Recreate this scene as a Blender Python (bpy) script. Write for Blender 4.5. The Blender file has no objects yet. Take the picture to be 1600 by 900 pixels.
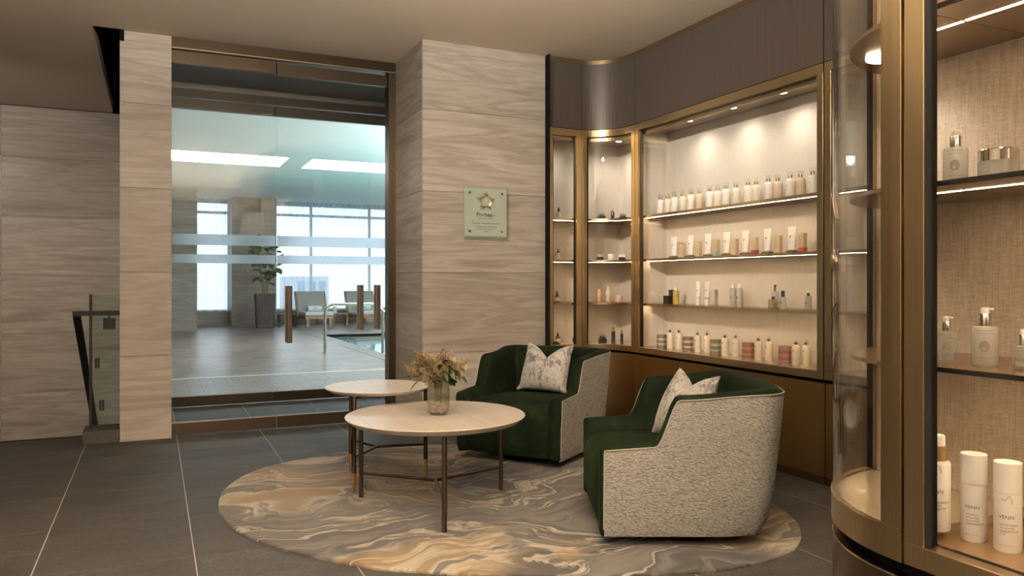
import bpy, bmesh, math, random
from mathutils import Vector, Matrix
from math import sin, cos, pi, radians

# ------------------------------------------------------------------ camera, world, exposure
SC = bpy.context.scene
COL = SC.collection
rnd = random.Random(7)
YAW = math.atan(560 / 1215.0)
EYE = 1.2
cam_data = bpy.data.cameras.new("camera")
cam_data.sensor_width = 36.0
cam_data.lens = 1215.0 / 1600.0 * 36.0
cam_data.shift_y = -10.0 / 1600.0
cam_data.clip_end = 300
cam = bpy.data.objects.new("camera", cam_data)
cam.location = (0, 0, EYE)
cam.rotation_euler = (pi / 2, 0, -YAW)
COL.objects.link(cam)
SC.camera = cam

world = bpy.data.worlds.new("overcast_sky")
SC.world = world
world.use_nodes = True
_bg = world.node_tree.nodes["Background"]
_bg.inputs[0].default_value = (0.80, 0.91, 1.0, 1)
_bg.inputs[1].default_value = 1.9

SC.view_settings.view_transform = 'Standard'
SC.view_settings.look = 'None'
SC.view_settings.gamma = 1.0
SC.view_settings.exposure = 0.42
SC.view_settings.use_curve_mapping = False
cy = SC.cycles
cy.use_denoising = True
cy.max_bounces = 10
cy.diffuse_bounces = 5
cy.glossy_bounces = 5
cy.transmission_bounces = 6
cy.transparent_max_bounces = 32
cy.caustics_reflective = False
cy.caustics_refractive = False
cy.sample_clamp_indirect = 6.0

# light levels, used by the lamps' own builders below
DOWNLIGHT_W = 9.0           # pin spots in the cabinets
LED_FAR = 150.0              # shelf strips, far cabinets
LED_NEAR = 60.0
ROOM_SPOT_W = 9.0          # added unseen downlights of the lounge
WASH_W = 150.0              # added unseen spots that brighten the walls
FILL_W = 1420.0             # added unseen uplights that brighten the lounge
SKYLIGHT = 9.0              # luminous ceiling over the pool
WARM = (1.0, 0.88, 0.72)
WARM2 = (1.0, 0.885, 0.745)

# ------------------------------------------------------------------ helpers: pixel rays (measuring the photograph)
_S, _C = sin(YAW), cos(YAW)
def ray(px, py):
    u = (px - 800) / 1215.0
    return _S + u * _C, _C - u * _S, (440 - py) / 1215.0
def on_z(px, py, z):
    d = ray(px, py); t = (z - EYE) / d[2]
    return d[0] * t, d[1] * t
def on_x(px, x):            # y of the point of the plane X = x seen in column px
    d = ray(px, 440); return d[1] * x / d[0]
def on_y(px, y):
    d = ray(px, 440); return d[0] * y / d[1]

# ------------------------------------------------------------------ helpers: materials
def nt(name):
    m = bpy.data.materials.new(name)
    m.use_nodes = True
    t = m.node_tree
    p = t.nodes["Principled BSDF"]
    return m, t, p
def node(t, kind, **kw):
    n = t.nodes.new(kind)
    for k, v in kw.items():
        if k.startswith("i_"):
            n.inputs[k[2:]].default_value = v
        else:
            setattr(n, k, v)
    return n
def ramp(t, fac, stops, interp='LINEAR'):
    r = t.nodes.new("ShaderNodeValToRGB")
    e = r.color_ramp
    e.interpolation = interp
    while len(e.elements) < len(stops):
        e.elements.new(0.5)
    for el, (pos, c) in zip(e.elements, stops):
        el.position = pos
        el.color = (*c, 1) if len(c) == 3 else c
    t.links.new(fac, r.inputs[0])
    return r.outputs[0]
def coords(t, scale=(1, 1, 1), rot=(0, 0, 0), kind="Object", jitter=0.0):
    tc = t.nodes.new("ShaderNodeTexCoord")
    out = tc.outputs[kind]
    if jitter:
        oi = t.nodes.new("ShaderNodeObjectInfo")
        mul = node(t, "ShaderNodeMath", operation='MULTIPLY')
        mul.inputs[1].default_value = jitter
        t.links.new(oi.outputs["Random"], mul.inputs[0])
        add = node(t, "ShaderNodeVectorMath", operation='ADD')
        t.links.new(out, add.inputs[0]); t.links.new(mul.outputs[0], add.inputs[1])
        out = add.outputs[0]
    mp = t.nodes.new("ShaderNodeMapping")
    mp.inputs["Scale"].default_value = scale
    mp.inputs["Rotation"].default_value = rot
    t.links.new(out, mp.inputs["Vector"])
    return mp.outputs[0]
def noise(t, vec, scale, detail=4, rough=0.55, dist=0.0):
    n = node(t, "ShaderNodeTexNoise")
    n.inputs["Scale"].default_value = scale
    n.inputs["Detail"].default_value = detail
    n.inputs["Roughness"].default_value = rough
    n.inputs["Distortion"].default_value = dist
    t.links.new(vec, n.inputs["Vector"])
    return n
def mixc(t, fac, a, b, mode='MIX'):
    m = t.nodes.new("ShaderNodeMix"); m.data_type = 'RGBA'; m.blend_type = mode
    for sock, v in ((m.inputs[0], fac), (m.inputs[6], a), (m.inputs[7], b)):
        if isinstance(v, (int, float)):
            sock.default_value = v
        elif isinstance(v, tuple):
            sock.default_value = (*v, 1)
        else:
            t.links.new(v, sock)
    return m.outputs[2]
def bump(t, p, h, strength, dist=0.01):
    b = t.nodes.new("ShaderNodeBump")
    b.inputs["Strength"].default_value = strength
    b.inputs["Distance"].default_value = dist
    t.links.new(h, b.inputs["Height"])
    t.links.new(b.outputs[0], p.inputs["Normal"])
def plain(name, c, rough=0.5, metal=0.0, spec=0.5, coat=0.0, sheen=0.0):
    m, t, p = nt(name)
    n = noise(t, coords(t), 35, 3)
    k = tuple(x * 0.93 for x in c)
    t.links.new(mixc(t, n.outputs[0], k, tuple(min(1, x * 1.06) for x in c)), p.inputs["Base Color"])
    p.inputs["Roughness"].default_value = rough
    p.inputs["Metallic"].default_value = metal
    p.inputs["Specular IOR Level"].default_value = spec
    p.inputs["Coat Weight"].default_value = coat
    p.inputs["Sheen Weight"].default_value = sheen
    return m
def emit(name, c, s):
    m = bpy.data.materials.new(name); m.use_nodes = True
    t = m.node_tree; t.nodes.clear()
    e = t.nodes.new("ShaderNodeEmission"); o = t.nodes.new("ShaderNodeOutputMaterial")
    e.inputs[0].default_value = (*c, 1); e.inputs[1].default_value = s
    t.links.new(e.outputs[0], o.inputs[0])
    return m
def thin_glass(name, tint, f0=0.04, extra=None, rough=0.0):
    """clear sheet: what is behind it shows through, with a Schlick reflection on top"""
    m = bpy.data.materials.new(name); m.use_nodes = True
    t = m.node_tree; t.nodes.clear()
    o = t.nodes.new("ShaderNodeOutputMaterial")
    tr = t.nodes.new("ShaderNodeBsdfTransparent"); tr.inputs[0].default_value = (*tint, 1)
    gl = t.nodes.new("ShaderNodeBsdfGlossy"); gl.inputs["Roughness"].default_value = rough
    lw = t.nodes.new("ShaderNodeLayerWeight"); lw.inputs[0].default_value = 0.5
    pw = node(t, "ShaderNodeMath", operation='POWER'); pw.inputs[1].default_value = 5
    ma = node(t, "ShaderNodeMath", operation='MULTIPLY_ADD'); ma.inputs[1].default_value = 1 - f0; ma.inputs[2].default_value = f0
    t.links.new(lw.outputs["Facing"], pw.inputs[0]); t.links.new(pw.outputs[0], ma.inputs[0])
    base = tr.outputs[0]
    if extra:
        df = t.nodes.new("ShaderNodeBsdfDiffuse"); df.inputs[0].default_value = (*extra[0], 1)
        tl = t.nodes.new("ShaderNodeBsdfTranslucent"); tl.inputs[0].default_value = (*extra[0], 1)
        ad = t.nodes.new("ShaderNodeMixShader"); ad.inputs[0].default_value = extra[2] if len(extra) > 2 else 0.5
        t.links.new(df.outputs[0], ad.inputs[1]); t.links.new(tl.outputs[0], ad.inputs[2])
        mx = t.nodes.new("ShaderNodeMixShader"); mx.inputs[0].default_value = extra[1]
        t.links.new(tr.outputs[0], mx.inputs[1]); t.links.new(ad.outputs[0], mx.inputs[2])
        base = mx.outputs[0]
    ms = t.nodes.new("ShaderNodeMixShader")
    t.links.new(ma.outputs[0], ms.inputs[0]); t.links.new(base, ms.inputs[1]); t.links.new(gl.outputs[0], ms.inputs[2])
    t.links.new(ms.outputs[0], o.inputs[0])
    return m

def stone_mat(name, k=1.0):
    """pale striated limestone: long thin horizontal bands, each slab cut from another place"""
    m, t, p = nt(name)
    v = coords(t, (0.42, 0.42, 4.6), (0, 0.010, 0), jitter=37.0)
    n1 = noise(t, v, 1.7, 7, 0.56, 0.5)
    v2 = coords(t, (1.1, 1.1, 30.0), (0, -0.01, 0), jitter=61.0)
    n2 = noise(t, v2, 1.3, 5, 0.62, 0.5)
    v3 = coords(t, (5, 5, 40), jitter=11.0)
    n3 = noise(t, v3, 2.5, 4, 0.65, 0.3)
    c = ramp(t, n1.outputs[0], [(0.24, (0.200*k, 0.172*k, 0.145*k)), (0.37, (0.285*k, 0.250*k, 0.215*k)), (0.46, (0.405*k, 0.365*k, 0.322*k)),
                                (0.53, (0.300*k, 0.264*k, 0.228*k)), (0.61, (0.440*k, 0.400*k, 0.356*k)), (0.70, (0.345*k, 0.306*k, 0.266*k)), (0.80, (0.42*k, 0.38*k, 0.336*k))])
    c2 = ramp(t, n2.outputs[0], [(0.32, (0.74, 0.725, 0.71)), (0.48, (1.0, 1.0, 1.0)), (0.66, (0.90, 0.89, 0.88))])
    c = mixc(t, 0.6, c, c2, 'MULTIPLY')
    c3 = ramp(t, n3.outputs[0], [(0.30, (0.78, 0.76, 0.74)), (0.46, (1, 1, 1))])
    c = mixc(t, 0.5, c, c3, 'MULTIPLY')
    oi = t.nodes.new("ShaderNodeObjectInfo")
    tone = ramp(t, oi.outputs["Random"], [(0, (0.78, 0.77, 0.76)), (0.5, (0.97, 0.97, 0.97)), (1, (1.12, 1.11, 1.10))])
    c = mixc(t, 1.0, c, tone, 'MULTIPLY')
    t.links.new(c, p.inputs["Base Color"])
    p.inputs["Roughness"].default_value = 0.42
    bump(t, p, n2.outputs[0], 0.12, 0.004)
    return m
def tile_mat(name, a, b, rough=0.5, spec=0.22):
    m, t, p = nt(name)
    v = coords(t, (1, 2.2, 1), jitter=23.0)
    n1 = noise(t, v, 2.2, 6, 0.7)
    n2 = noise(t, v, 60, 4, 0.7)
    c = ramp(t, n1.outputs[0], [(0.28, a), (0.72, b)])
    c2 = ramp(t, n2.outputs[0], [(0.34, (0.50, 0.49, 0.48)), (0.52, (1, 1, 1)), (0.68, (1.7, 1.66, 1.6))])
    c = mixc(t, 0.9, c, c2, 'MULTIPLY')
    oi = t.nodes.new("ShaderNodeObjectInfo")
    tone = ramp(t, oi.outputs["Random"], [(0, (0.90, 0.90, 0.90)), (1, (1.07, 1.06, 1.05))])
    t.links.new(mixc(t, 1.0, c, tone, 'MULTIPLY'), p.inputs["Base Color"])
    p.inputs["Roughness"].default_value = rough
    p.inputs["Specular IOR Level"].default_value = spec
    bump(t, p, n2.outputs[0], 0.25, 0.003)
    return m
def brushed(name, c, rough=0.34, metal=1.0, axis='z'):
    m, t, p = nt(name)
    sc = {'z': (260, 260, 1.2), 'y': (260, 1.2, 260), 'x': (1.2, 260, 260)}[axis]
    n = noise(t, coords(t, sc), 1.0, 4, 0.6)
    n2 = noise(t, coords(t), 1.7, 2)
    k = mixc(t, n.outputs[0], tuple(x * 0.80 for x in c), tuple(min(1, x * 1.15) for x in c))
    t.links.new(k, p.inputs["Base Color"])
    p.inputs["Metallic"].default_value = metal
    r = node(t, "ShaderNodeMapRange"); r.inputs[3].default_value = rough * 0.85; r.inputs[4].default_value = rough * 1.2
    t.links.new(n2.outputs[0], r.inputs[0]); t.links.new(r.outputs[0], p.inputs["Roughness"])
    bump(t, p, n.outputs[0], 0.05, 0.001)
    return m
def wood_mat(name, a, b, rough=0.45, sc=(120, 120, 2.0)):
    m, t, p = nt(name)
    n = noise(t, coords(t, sc, jitter=9.0), 1.0, 6, 0.65, 0.5)
    t.links.new(ramp(t, n.outputs[0], [(0.3, a), (0.7, b)]), p.inputs["Base Color"])
    p.inputs["Roughness"].default_value = rough
    bump(t, p, n.outputs[0], 0.15, 0.002)
    return m
def linen_mat(name, a, b, scale=1.0, rough=0.85):
    m, t, p = nt(name)
    n1 = noise(t, coords(t, (330 * scale, 330 * scale, 14 * scale)), 1.0, 4, 0.7)
    n2 = noise(t, coords(t, (60 * scale, 60 * scale, 420 * scale)), 1.0, 3, 0.7)
    f = mixc(t, 0.45, n1.outputs[0], n2.outputs[0])
    t.links.new(ramp(t, f, [(0.36, a), (0.62, b)]), p.inputs["Base Color"])
    p.inputs["Roughness"].default_value = rough
    bump(t, p, f, 0.3, 0.002)
    return m
def tweed_mat():
    m, t, p = nt("boucle_tweed")
    v = coords(t, (1, 1, 1))
    n0 = noise(t, v, 14, 3)
    ad = node(t, "ShaderNodeVectorMath", operation='MULTIPLY_ADD')
    ad.inputs[1].default_value = (0.02, 0.02, 0.02)
    t.links.new(n0.outputs["Color"], ad.inputs[0]); t.links.new(v, ad.inputs[2])
    mp = node(t, "ShaderNodeMapping"); mp.inputs["Scale"].default_value = (70, 70, 150)
    t.links.new(ad.outputs[0], mp.inputs[0])
    vo = node(t, "ShaderNodeTexVoronoi"); vo.inputs["Scale"].default_value = 1.0
    t.links.new(mp.outputs[0], vo.inputs["Vector"])
    n1 = noise(t, coords(t, (40, 40, 190)), 1.0, 4, 0.7)
    h = mixc(t, 0.5, vo.outputs["Distance"], n1.outputs[0])
    c = ramp(t, h, [(0.2, (0.385, 0.377, 0.358)), (0.5, (0.285, 0.279, 0.264)), (0.70, (0.160, 0.155, 0.145))])
    n2 = noise(t, coords(t, (18, 18, 120)), 1.0, 3, 0.8)
    c = mixc(t, 0.65, c, ramp(t, n2.outputs[0], [(0.3, (0.68, 0.66, 0.64)), (0.6, (1.1, 1.08, 1.05))]), 'MULTIPLY')
    t.links.new(c, p.inputs["Base Color"])
    p.inputs["Roughness"].default_value = 0.9
    inv = node(t, "ShaderNodeMath", operation='MULTIPLY'); inv.inputs[1].default_value = -1
    t.links.new(h, inv.inputs[0])
    bump(t, p, inv.outputs[0], 0.9, 0.008)
    return m
def velvet_mat():
    m, t, p = nt("green_velvet")
    n = noise(t, coords(t), 9, 5, 0.65, 0.6)
    n2 = noise(t, coords(t), 300, 2)
    c = ramp(t, n.outputs[0], [(0.3, (0.0026, 0.0046, 0.0026)), (0.52, (0.0050, 0.0088, 0.0043)), (0.75, (0.0115, 0.0185, 0.0085))])
    t.links.new(c, p.inputs["Base Color"])
    p.inputs["Roughness"].default_value = 0.72
    p.inputs["Specular IOR Level"].default_value = 0.03
    p.inputs["Sheen Weight"].default_value = 0.06
    p.inputs["Sheen Roughness"].default_value = 0.35
    p.inputs["Sheen Tint"].default_value = (0.16, 0.27, 0.12, 1)
    bump(t, p, n2.outputs[0], 0.25, 0.002)
    return m
def rug_mat():
    m, t, p = nt("marbled_rug")
    v0 = coords(t, (1, 1, 1))
    w1 = noise(t, v0, 0.75, 3, 0.55)
    s1 = node(t, "ShaderNodeVectorMath", operation='MULTIPLY_ADD'); s1.inputs[1].default_value = (1.9, 1.5, 0)
    t.links.new(w1.outputs["Color"], s1.inputs[0]); t.links.new(v0, s1.inputs[2])
    w2 = noise(t, s1.outputs[0], 1.7, 4, 0.6)
    s2 = node(t, "ShaderNodeVectorMath", operation='MULTIPLY_ADD'); s2.inputs[1].default_value = (0.55, 0.30, 0)
    t.links.new(w2.outputs["Color"], s2.inputs[0]); t.links.new(s1.outputs[0], s2.inputs[2])
    mp = node(t, "ShaderNodeMapping"); mp.inputs["Rotation"].default_value = (0, 0, radians(6)); mp.inputs["Scale"].default_value = (0.40, 1.55, 1)
    mp.inputs["Location"].default_value = (3.1, 1.4, 0)
    t.links.new(s2.outputs[0], mp.inputs[0])
    n = noise(t, mp.outputs[0], 1.15, 7, 0.60, 0.9)
    g = (0.011, 0.0100, 0.0098); g2 = (0.036, 0.0320, 0.0305); tan = (0.165, 0.118, 0.067); gold = (0.150, 0.088, 0.031); cream = (0.33, 0.295, 0.24); lil = (0.086, 0.077, 0.073); brn = (0.105, 0.066, 0.035)
    ca = ramp(t, n.outputs[0], [(0.20, g), (0.33, lil), (0.385, g2), (0.41, cream), (0.422, g), (0.448, g), (0.475, g2), (0.50, lil), (0.525, g), (0.548, g2), (0.562, cream), (0.578, g2), (0.62, g), (0.655, cream), (0.69, lil), (0.78, g)])
    cb = ramp(t, n.outputs[0], [(0.20, brn), (0.33, tan), (0.38, gold), (0.405, cream), (0.425, gold), (0.455, tan), (0.50, cream), (0.515, lil), (0.54, g2), (0.56, gold), (0.60, tan), (0.64, cream), (0.675, brn), (0.71, gold), (0.80, tan)])
    blotch = noise(t, s2.outputs[0], 5.5, 5, 0.7)
    # where the dyer laid the gold: a few soft pools of colour with ragged edges
    wp = node(t, "ShaderNodeVectorMath", operation='MULTIPLY_ADD'); wp.inputs[1].default_value = (0.9, 0.7, 0)
    ad = node(t, "ShaderNodeVectorMath", operation='ADD'); ad.inputs[1].default_value = (-0.45, -0.35, 0)
    t.links.new(w2.outputs["Color"], wp.inputs[0]); t.links.new(v0, wp.inputs[2]); t.links.new(wp.outputs[0], ad.inputs[0])
    acc = None
    for gx, gy, gr in ((0.62, 4.62, 0.50), (1.25, 4.50, 0.42), (1.75, 5.05, 0.40), (1.12, 3.18, 0.34), (0.95, 4.0, 0.22), (2.72, 2.82, 0.34), (1.62, 3.02, 0.14), (2.9, 3.5, 0.3)):
        dn = node(t, "ShaderNodeVectorMath", operation='DISTANCE'); dn.inputs[1].default_value = (gx, gy, 0)
        t.links.new(ad.outputs[0], dn.inputs[0])
        mr = node(t, "ShaderNodeMapRange"); mr.inputs[1].default_value = gr * 1.12; mr.inputs[2].default_value = gr * 0.72
        t.links.new(dn.outputs["Value"], mr.inputs[0])
        if acc is None:
            acc = mr.outputs[0]
        else:
            mxn = node(t, "ShaderNodeMath", operation='MAXIMUM'); t.links.new(acc, mxn.inputs[0]); t.links.new(mr.outputs[0], mxn.inputs[1]); acc = mxn.outputs[0]
    c = mixc(t, acc, ca, cb)
    c = mixc(t, 0.5, c, ramp(t, blotch.outputs[0], [(0.3, (0.74, 0.73, 0.72)), (0.5, (1, 1, 1)), (0.65, (1.22, 1.18, 1.12))]), 'MULTIPLY')
    t.links.new(c, p.inputs["Base Color"])
    p.inputs["Roughness"].default_value = 0.95
    p.inputs["Sheen Weight"].default_value = 0.15
    f = noise(t, coords(t), 420, 2)
    bump(t, p, f.outputs[0], 0.35, 0.003)
    return m
def cushion_mat():
    m, t, p = nt("mottled_cushion_fabric")
    n = noise(t, coords(t, (1, 1, 0.45)), 24, 6, 0.72, 1.2)
    n2 = noise(t, coords(t), 11, 3, 0.6, 0.4)
    f = mixc(t, 0.35, n.outputs[0], n2.outputs[0])
    c = ramp(t, f, [(0.36, (0.045, 0.046, 0.052)), (0.45, (0.13, 0.125, 0.125)), (0.490, (0.34, 0.32, 0.30)), (0.545, (0.47, 0.445, 0.415)), (0.58, (0.22, 0.185, 0.155)), (0.63, (0.44, 0.415, 0.385))])
    t.links.new(c, p.inputs["Base Color"])
    p.inputs["Roughness"].default_value = 0.55
    p.inputs["Sheen Weight"].default_value = 0.3
    f2 = noise(t, coords(t), 240, 2)
    bump(t, p, f2.outputs[0], 0.3, 0.002)
    return m
def top_mat():
    m, t, p = nt("pale_veined_stone_top")
    v = coords(t, (9, 0.7, 1), (0, 0, radians(-24)))
    n = noise(t, v, 1.5, 7, 0.62, 0.5)
    c = ramp(t, n.outputs[0], [(0.28, (0.42, 0.365, 0.31)), (0.45, (0.60, 0.545, 0.48)), (0.6, (0.52, 0.465, 0.405)), (0.75, (0.66, 0.61, 0.545))])
    t.links.new(c, p.inputs["Base Color"])
    p.inputs["Roughness"].default_value = 0.32
    return m
def sheer_mat():
    m = bpy.data.materials.new("sheer_curtain_cloth"); m.use_nodes = True
    t = m.node_tree; t.nodes.clear()
    o = t.nodes.new("ShaderNodeOutputMaterial")
    tr = t.nodes.new("ShaderNodeBsdfTransparent"); tr.inputs[0].default_value = (0.96, 0.98, 1, 1)
    tl = t.nodes.new("ShaderNodeBsdfTranslucent"); tl.inputs[0].default_value = (0.86, 0.90, 0.92, 1)
    df = t.nodes.new("ShaderNodeBsdfDiffuse"); df.inputs[0].default_value = (0.82, 0.86, 0.88, 1)
    a = t.nodes.new("ShaderNodeMixShader"); a.inputs[0].default_value = 0.35
    t.links.new(tl.outputs[0], a.inputs[1]); t.links.new(df.outputs[0], a.inputs[2])
    b = t.nodes.new("ShaderNodeMixShader")
    n = noise(t, coords(t, (40, 1, 1.2)), 1.0, 3)
    f = ramp(t, n.outputs[0], [(0.3, (0.40,) * 3), (0.7, (0.66,) * 3)])
    t.links.new(f, b.inputs[0])
    t.links.new(tr.outputs[0], b.inputs[1]); t.links.new(a.outputs[0], b.inputs[2])
    t.links.new(b.outputs[0], o.inputs[0])
    return m
def ceiling_mat(name, c):
    m, t, p = nt(name)
    n = noise(t, coords(t), 3, 3)
    t.links.new(mixc(t, n.outputs[0], tuple(x * 0.97 for x in c), c), p.inputs["Base Color"])
    p.inputs["Roughness"].default_value = 0.85
    return m
def striped_box_mat(name, bands):
    m, t, p = nt(name)
    tc = t.nodes.new("ShaderNodeTexCoord"); sp = t.nodes.new("ShaderNodeSeparateXYZ")
    t.links.new(tc.outputs["Generated"], sp.inputs[0])
    c = ramp(t, sp.outputs[2], bands, 'CONSTANT')
    n = noise(t, coords(t, (160, 160, 90)), 1.0, 3, 0.7)
    c = mixc(t, 0.6, c, ramp(t, n.outputs[0], [(0.35, (0.7, 0.7, 0.7)), (0.6, (1.15, 1.15, 1.15))]), 'MULTIPLY')
    t.links.new(c, p.inputs["Base Color"]); p.inputs["Roughness"].default_value = 0.5
    return m
def leaf_mat(name, a, b, ns=25, lo=0.7, hi=1.2):
    m, t, p = nt(name)
    oi = t.nodes.new("ShaderNodeObjectInfo")
    n = noise(t, coords(t), ns, 3)
    c = mixc(t, oi.outputs["Random"], a, b)
    c = mixc(t, 0.5 if ns < 100 else 1.0, c, ramp(t, n.outputs[0], [(0.35, (lo,) * 3), (0.65, (hi,) * 3)]), 'MULTIPLY')
    t.links.new(c, p.inputs["Base Color"]); p.inputs["Roughness"].default_value = 0.45
    return m

M = {}
M['stone'] = stone_mat("striated_limestone")
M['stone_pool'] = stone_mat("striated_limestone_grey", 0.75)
M['joint'] = plain("stone_joint_filler", (0.50, 0.45, 0.39), 0.8)
M['tile'] = tile_mat("dark_floor_tile", (0.024, 0.0232, 0.0225), (0.050, 0.0475, 0.045), 0.6, 0.2)
M['grout'] = plain("sand_grout", (0.33, 0.30, 0.255), 0.9)
M['tile_pool'] = tile_mat("pool_deck_tile", (0.12, 0.095, 0.076), (0.23, 0.19, 0.158), 0.33, 0.5)
M['grout_pool'] = plain("dark_grout", (0.06, 0.055, 0.05), 0.8)
M['ceiling'] = ceiling_mat("warm_white_paint", (0.63, 0.54, 0.43))
M['ceiling_pool'] = ceiling_mat("cool_white_paint", (0.66, 0.72, 0.71))
M['black'] = plain("matt_black", (0.006, 0.006, 0.006), 0.8, 0, 0.08)
M['black_metal'] = plain("blackened_steel", (0.010, 0.009, 0.008), 0.55, 0.0, 0.15)
M['brass'] = brushed("brushed_brass", (0.46, 0.355, 0.205), 0.29)
M['brass_dark'] = brushed("bronze_panel", (0.33, 0.205, 0.085), 0.40)
M['plinth'] = brushed("dark_bronze_plinth", (0.13, 0.085, 0.040), 0.42)
M['near_base'] = brushed("dark_brown_metal", (0.11, 0.075, 0.055), 0.28)
M['bronze_door'] = brushed("door_bronze", (0.095, 0.073, 0.052), 0.30, 1.0, 'x')
M['bronze_dark'] = brushed("dark_door_bronze", (0.065, 0.054, 0.044), 0.38)
M['bronze_light'] = brushed("light_bronze_bar", (0.52, 0.39, 0.29), 0.3)
M['edge_gold'] = plain("polished_brass_edge", (0.80, 0.60, 0.34), 0.22, 1.0)
M['wood'] = wood_mat("dark_stained_oak", (0.046, 0.036, 0.031), (0.076, 0.061, 0.053), 0.42)
M['cream'] = linen_mat("cream_wallcovering", (0.60, 0.55, 0.485), (0.70, 0.655, 0.595), 0.6)
M['linen'] = linen_mat("beige_woven_wallcovering", (0.34, 0.275, 0.215), (0.60, 0.515, 0.43), 1.0)
M['shelf'] = plain("bronze_shelf", (0.36, 0.245, 0.135), 0.25, 0.75)
M['deck'] = plain("polished_bronze_deck", (0.30, 0.185, 0.085), 0.18, 0.3)
M['deck_pale'] = plain("pale_glossy_deck", (0.50, 0.40, 0.275), 0.16, 0.2, coat=0.3)
M['cab_top'] = plain("cabinet_soffit", (0.42, 0.33, 0.24), 0.35, 0.3)
M['glass'] = thin_glass("clear_cabinet_glass", (0.985, 0.985, 0.98), 0.03)
M['glass_curved'] = thin_glass("clear_curved_glass", (0.97, 0.97, 0.96), 0.055)
M['glass_door'] = thin_glass("clear_door_glass", (0.982, 0.987, 0.985), 0.022)
M['glass_green'] = thin_glass("greenish_rail_glass", (0.86, 0.91, 0.86), 0.03)
def frost_mat():
    m = bpy.data.materials.new("frosted_band_film"); m.use_nodes = True
    t = m.node_tree; t.nodes.clear()
    o = t.nodes.new("ShaderNodeOutputMaterial")
    rf = t.nodes.new("ShaderNodeBsdfRefraction"); rf.inputs["Color"].default_value = (0.96, 0.99, 1.0, 1)
    rf.inputs["Roughness"].default_value = 0.36; rf.inputs["IOR"].default_value = 1.25
    df = t.nodes.new("ShaderNodeBsdfTranslucent"); df.inputs[0].default_value = (0.94, 0.98, 1.0, 1)
    mx = t.nodes.new("ShaderNodeMixShader")
    n = noise(t, coords(t), 6, 2)
    t.links.new(ramp(t, n.outputs[0], [(0.3, (0.20,) * 3), (0.7, (0.26,) * 3)]), mx.inputs[0])
    t.links.new(rf.outputs[0], mx.inputs[1]); t.links.new(df.outputs[0], mx.inputs[2]); t.links.new(mx.outputs[0], o.inputs[0])
    return m
M['frost'] = frost_mat()
M['led_far'] = emit("warm_led_far", (1.0, 0.68, 0.38), LED_FAR * 1.0)
M['led_near'] = emit("warm_led_near", (1.0, 0.70, 0.40), LED_NEAR)
M['lamp_face'] = emit("warm_lamp_face", (1.0, 0.80, 0.52), 9.0)
M['panel_face'] = emit("lamp_diffuser", (1.0, 0.84, 0.64), 2.5)
M['skylight'] = emit("luminous_ceiling", (0.93, 0.97, 1.0), SKYLIGHT)
M['chrome'] = plain("polished_chrome", (0.72, 0.70, 0.68), 0.12, 1.0)
M['steel'] = plain("satin_steel", (0.55, 0.52, 0.48), 0.25, 1.0)
M['velvet'] = velvet_mat()
M['tweed'] = tweed_mat()
M['piping'] = plain("cream_piping", (0.35, 0.335, 0.305), 0.9)
M['rug'] = rug_mat()
M['rug_edge'] = plain("rug_binding", (0.25, 0.2, 0.15), 0.95)
M['cushion'] = cushion_mat()
M['top'] = top_mat()
M['leg'] = brushed("dark_bronze_leg", (0.095, 0.072, 0.052), 0.38)
M['leg_tip'] = plain("brass_foot", (0.66, 0.46, 0.22), 0.28, 1.0)
M['white'] = plain("white_plastic", (0.88, 0.85, 0.80), 0.35)
M['ivory'] = plain("ivory_plastic", (0.82, 0.74, 0.61), 0.35)
M['peach'] = plain("peach_plastic", (0.74, 0.58, 0.44), 0.4)
M['white_cool'] = plain("satin_white", (0.82, 0.80, 0.77), 0.4)
M['frosted'] = thin_glass("frosted_bottle_glass", (0.92, 0.94, 0.92), 0.05, ((0.84, 0.83, 0.79), 0.74), 0.25)
M['clear'] = thin_glass("clear_bottle_glass", (0.93, 0.95, 0.93), 0.06, ((0.75, 0.78, 0.74), 0.22), 0.02)
M['overcap'] = thin_glass("clear_overcap", (0.97, 0.96, 0.94), 0.05)
M['amber'] = plain("amber_glass", (0.23, 0.075, 0.020), 0.12, coat=0.6)
M['oil'] = plain("golden_oil", (0.60, 0.42, 0.10), 0.2, coat=0.5)
M['dark_box'] = plain("dark_carton", (0.035, 0.025, 0.022), 0.45)
M['dark_glass'] = plain("dark_blue_glass", (0.028, 0.035, 0.045), 0.15, coat=0.6)
M['tan_box'] = plain("cream_carton", (0.70, 0.56, 0.37), 0.5)
M['pink'] = plain("salmon_plastic", (0.62, 0.34, 0.22), 0.4)
M['rose'] = plain("pale_rose_plastic", (0.75, 0.55, 0.42), 0.35)
M['red'] = plain("red_print", (0.55, 0.11, 0.05), 0.5)
M['berry'] = plain("berry_print", (0.36, 0.07, 0.07), 0.5)
M['mint'] = plain("mint_print", (0.42, 0.52, 0.45), 0.5)
M['grey_cap'] = plain("smoke_cap", (0.42, 0.37, 0.32), 0.3)
M['brown_card'] = plain("brown_card", (0.20, 0.13, 0.085), 0.5)
M['ink'] = plain("dark_ink", (0.05, 0.04, 0.035), 0.6)
M['ink_grey'] = plain("grey_ink", (0.24, 0.21, 0.18), 0.6)
M['ink_tan'] = plain("tan_ink", (0.48, 0.36, 0.24), 0.6)
M['plaque'] = plain("etched_acrylic", (0.70, 0.715, 0.68), 0.3, coat=0.3)
M['plaque_edge'] = thin_glass("acrylic_sheet", (0.93, 0.96, 0.93), 0.05, ((0.76, 0.79, 0.75), 0.25))
M['gold'] = plain("gold_star", (0.86, 0.66, 0.30), 0.2, 1.0)
M['vase'] = thin_glass("ribbed_vase_glass", (0.90, 0.90, 0.87), 0.09, ((0.62, 0.60, 0.54), 0.03), 0.03)
M['water_v'] = thin_glass("vase_water", (0.93, 0.94, 0.90), 0.03)
M['pebble'] = plain("pale_pebble", (0.62, 0.53, 0.44), 0.5)
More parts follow.
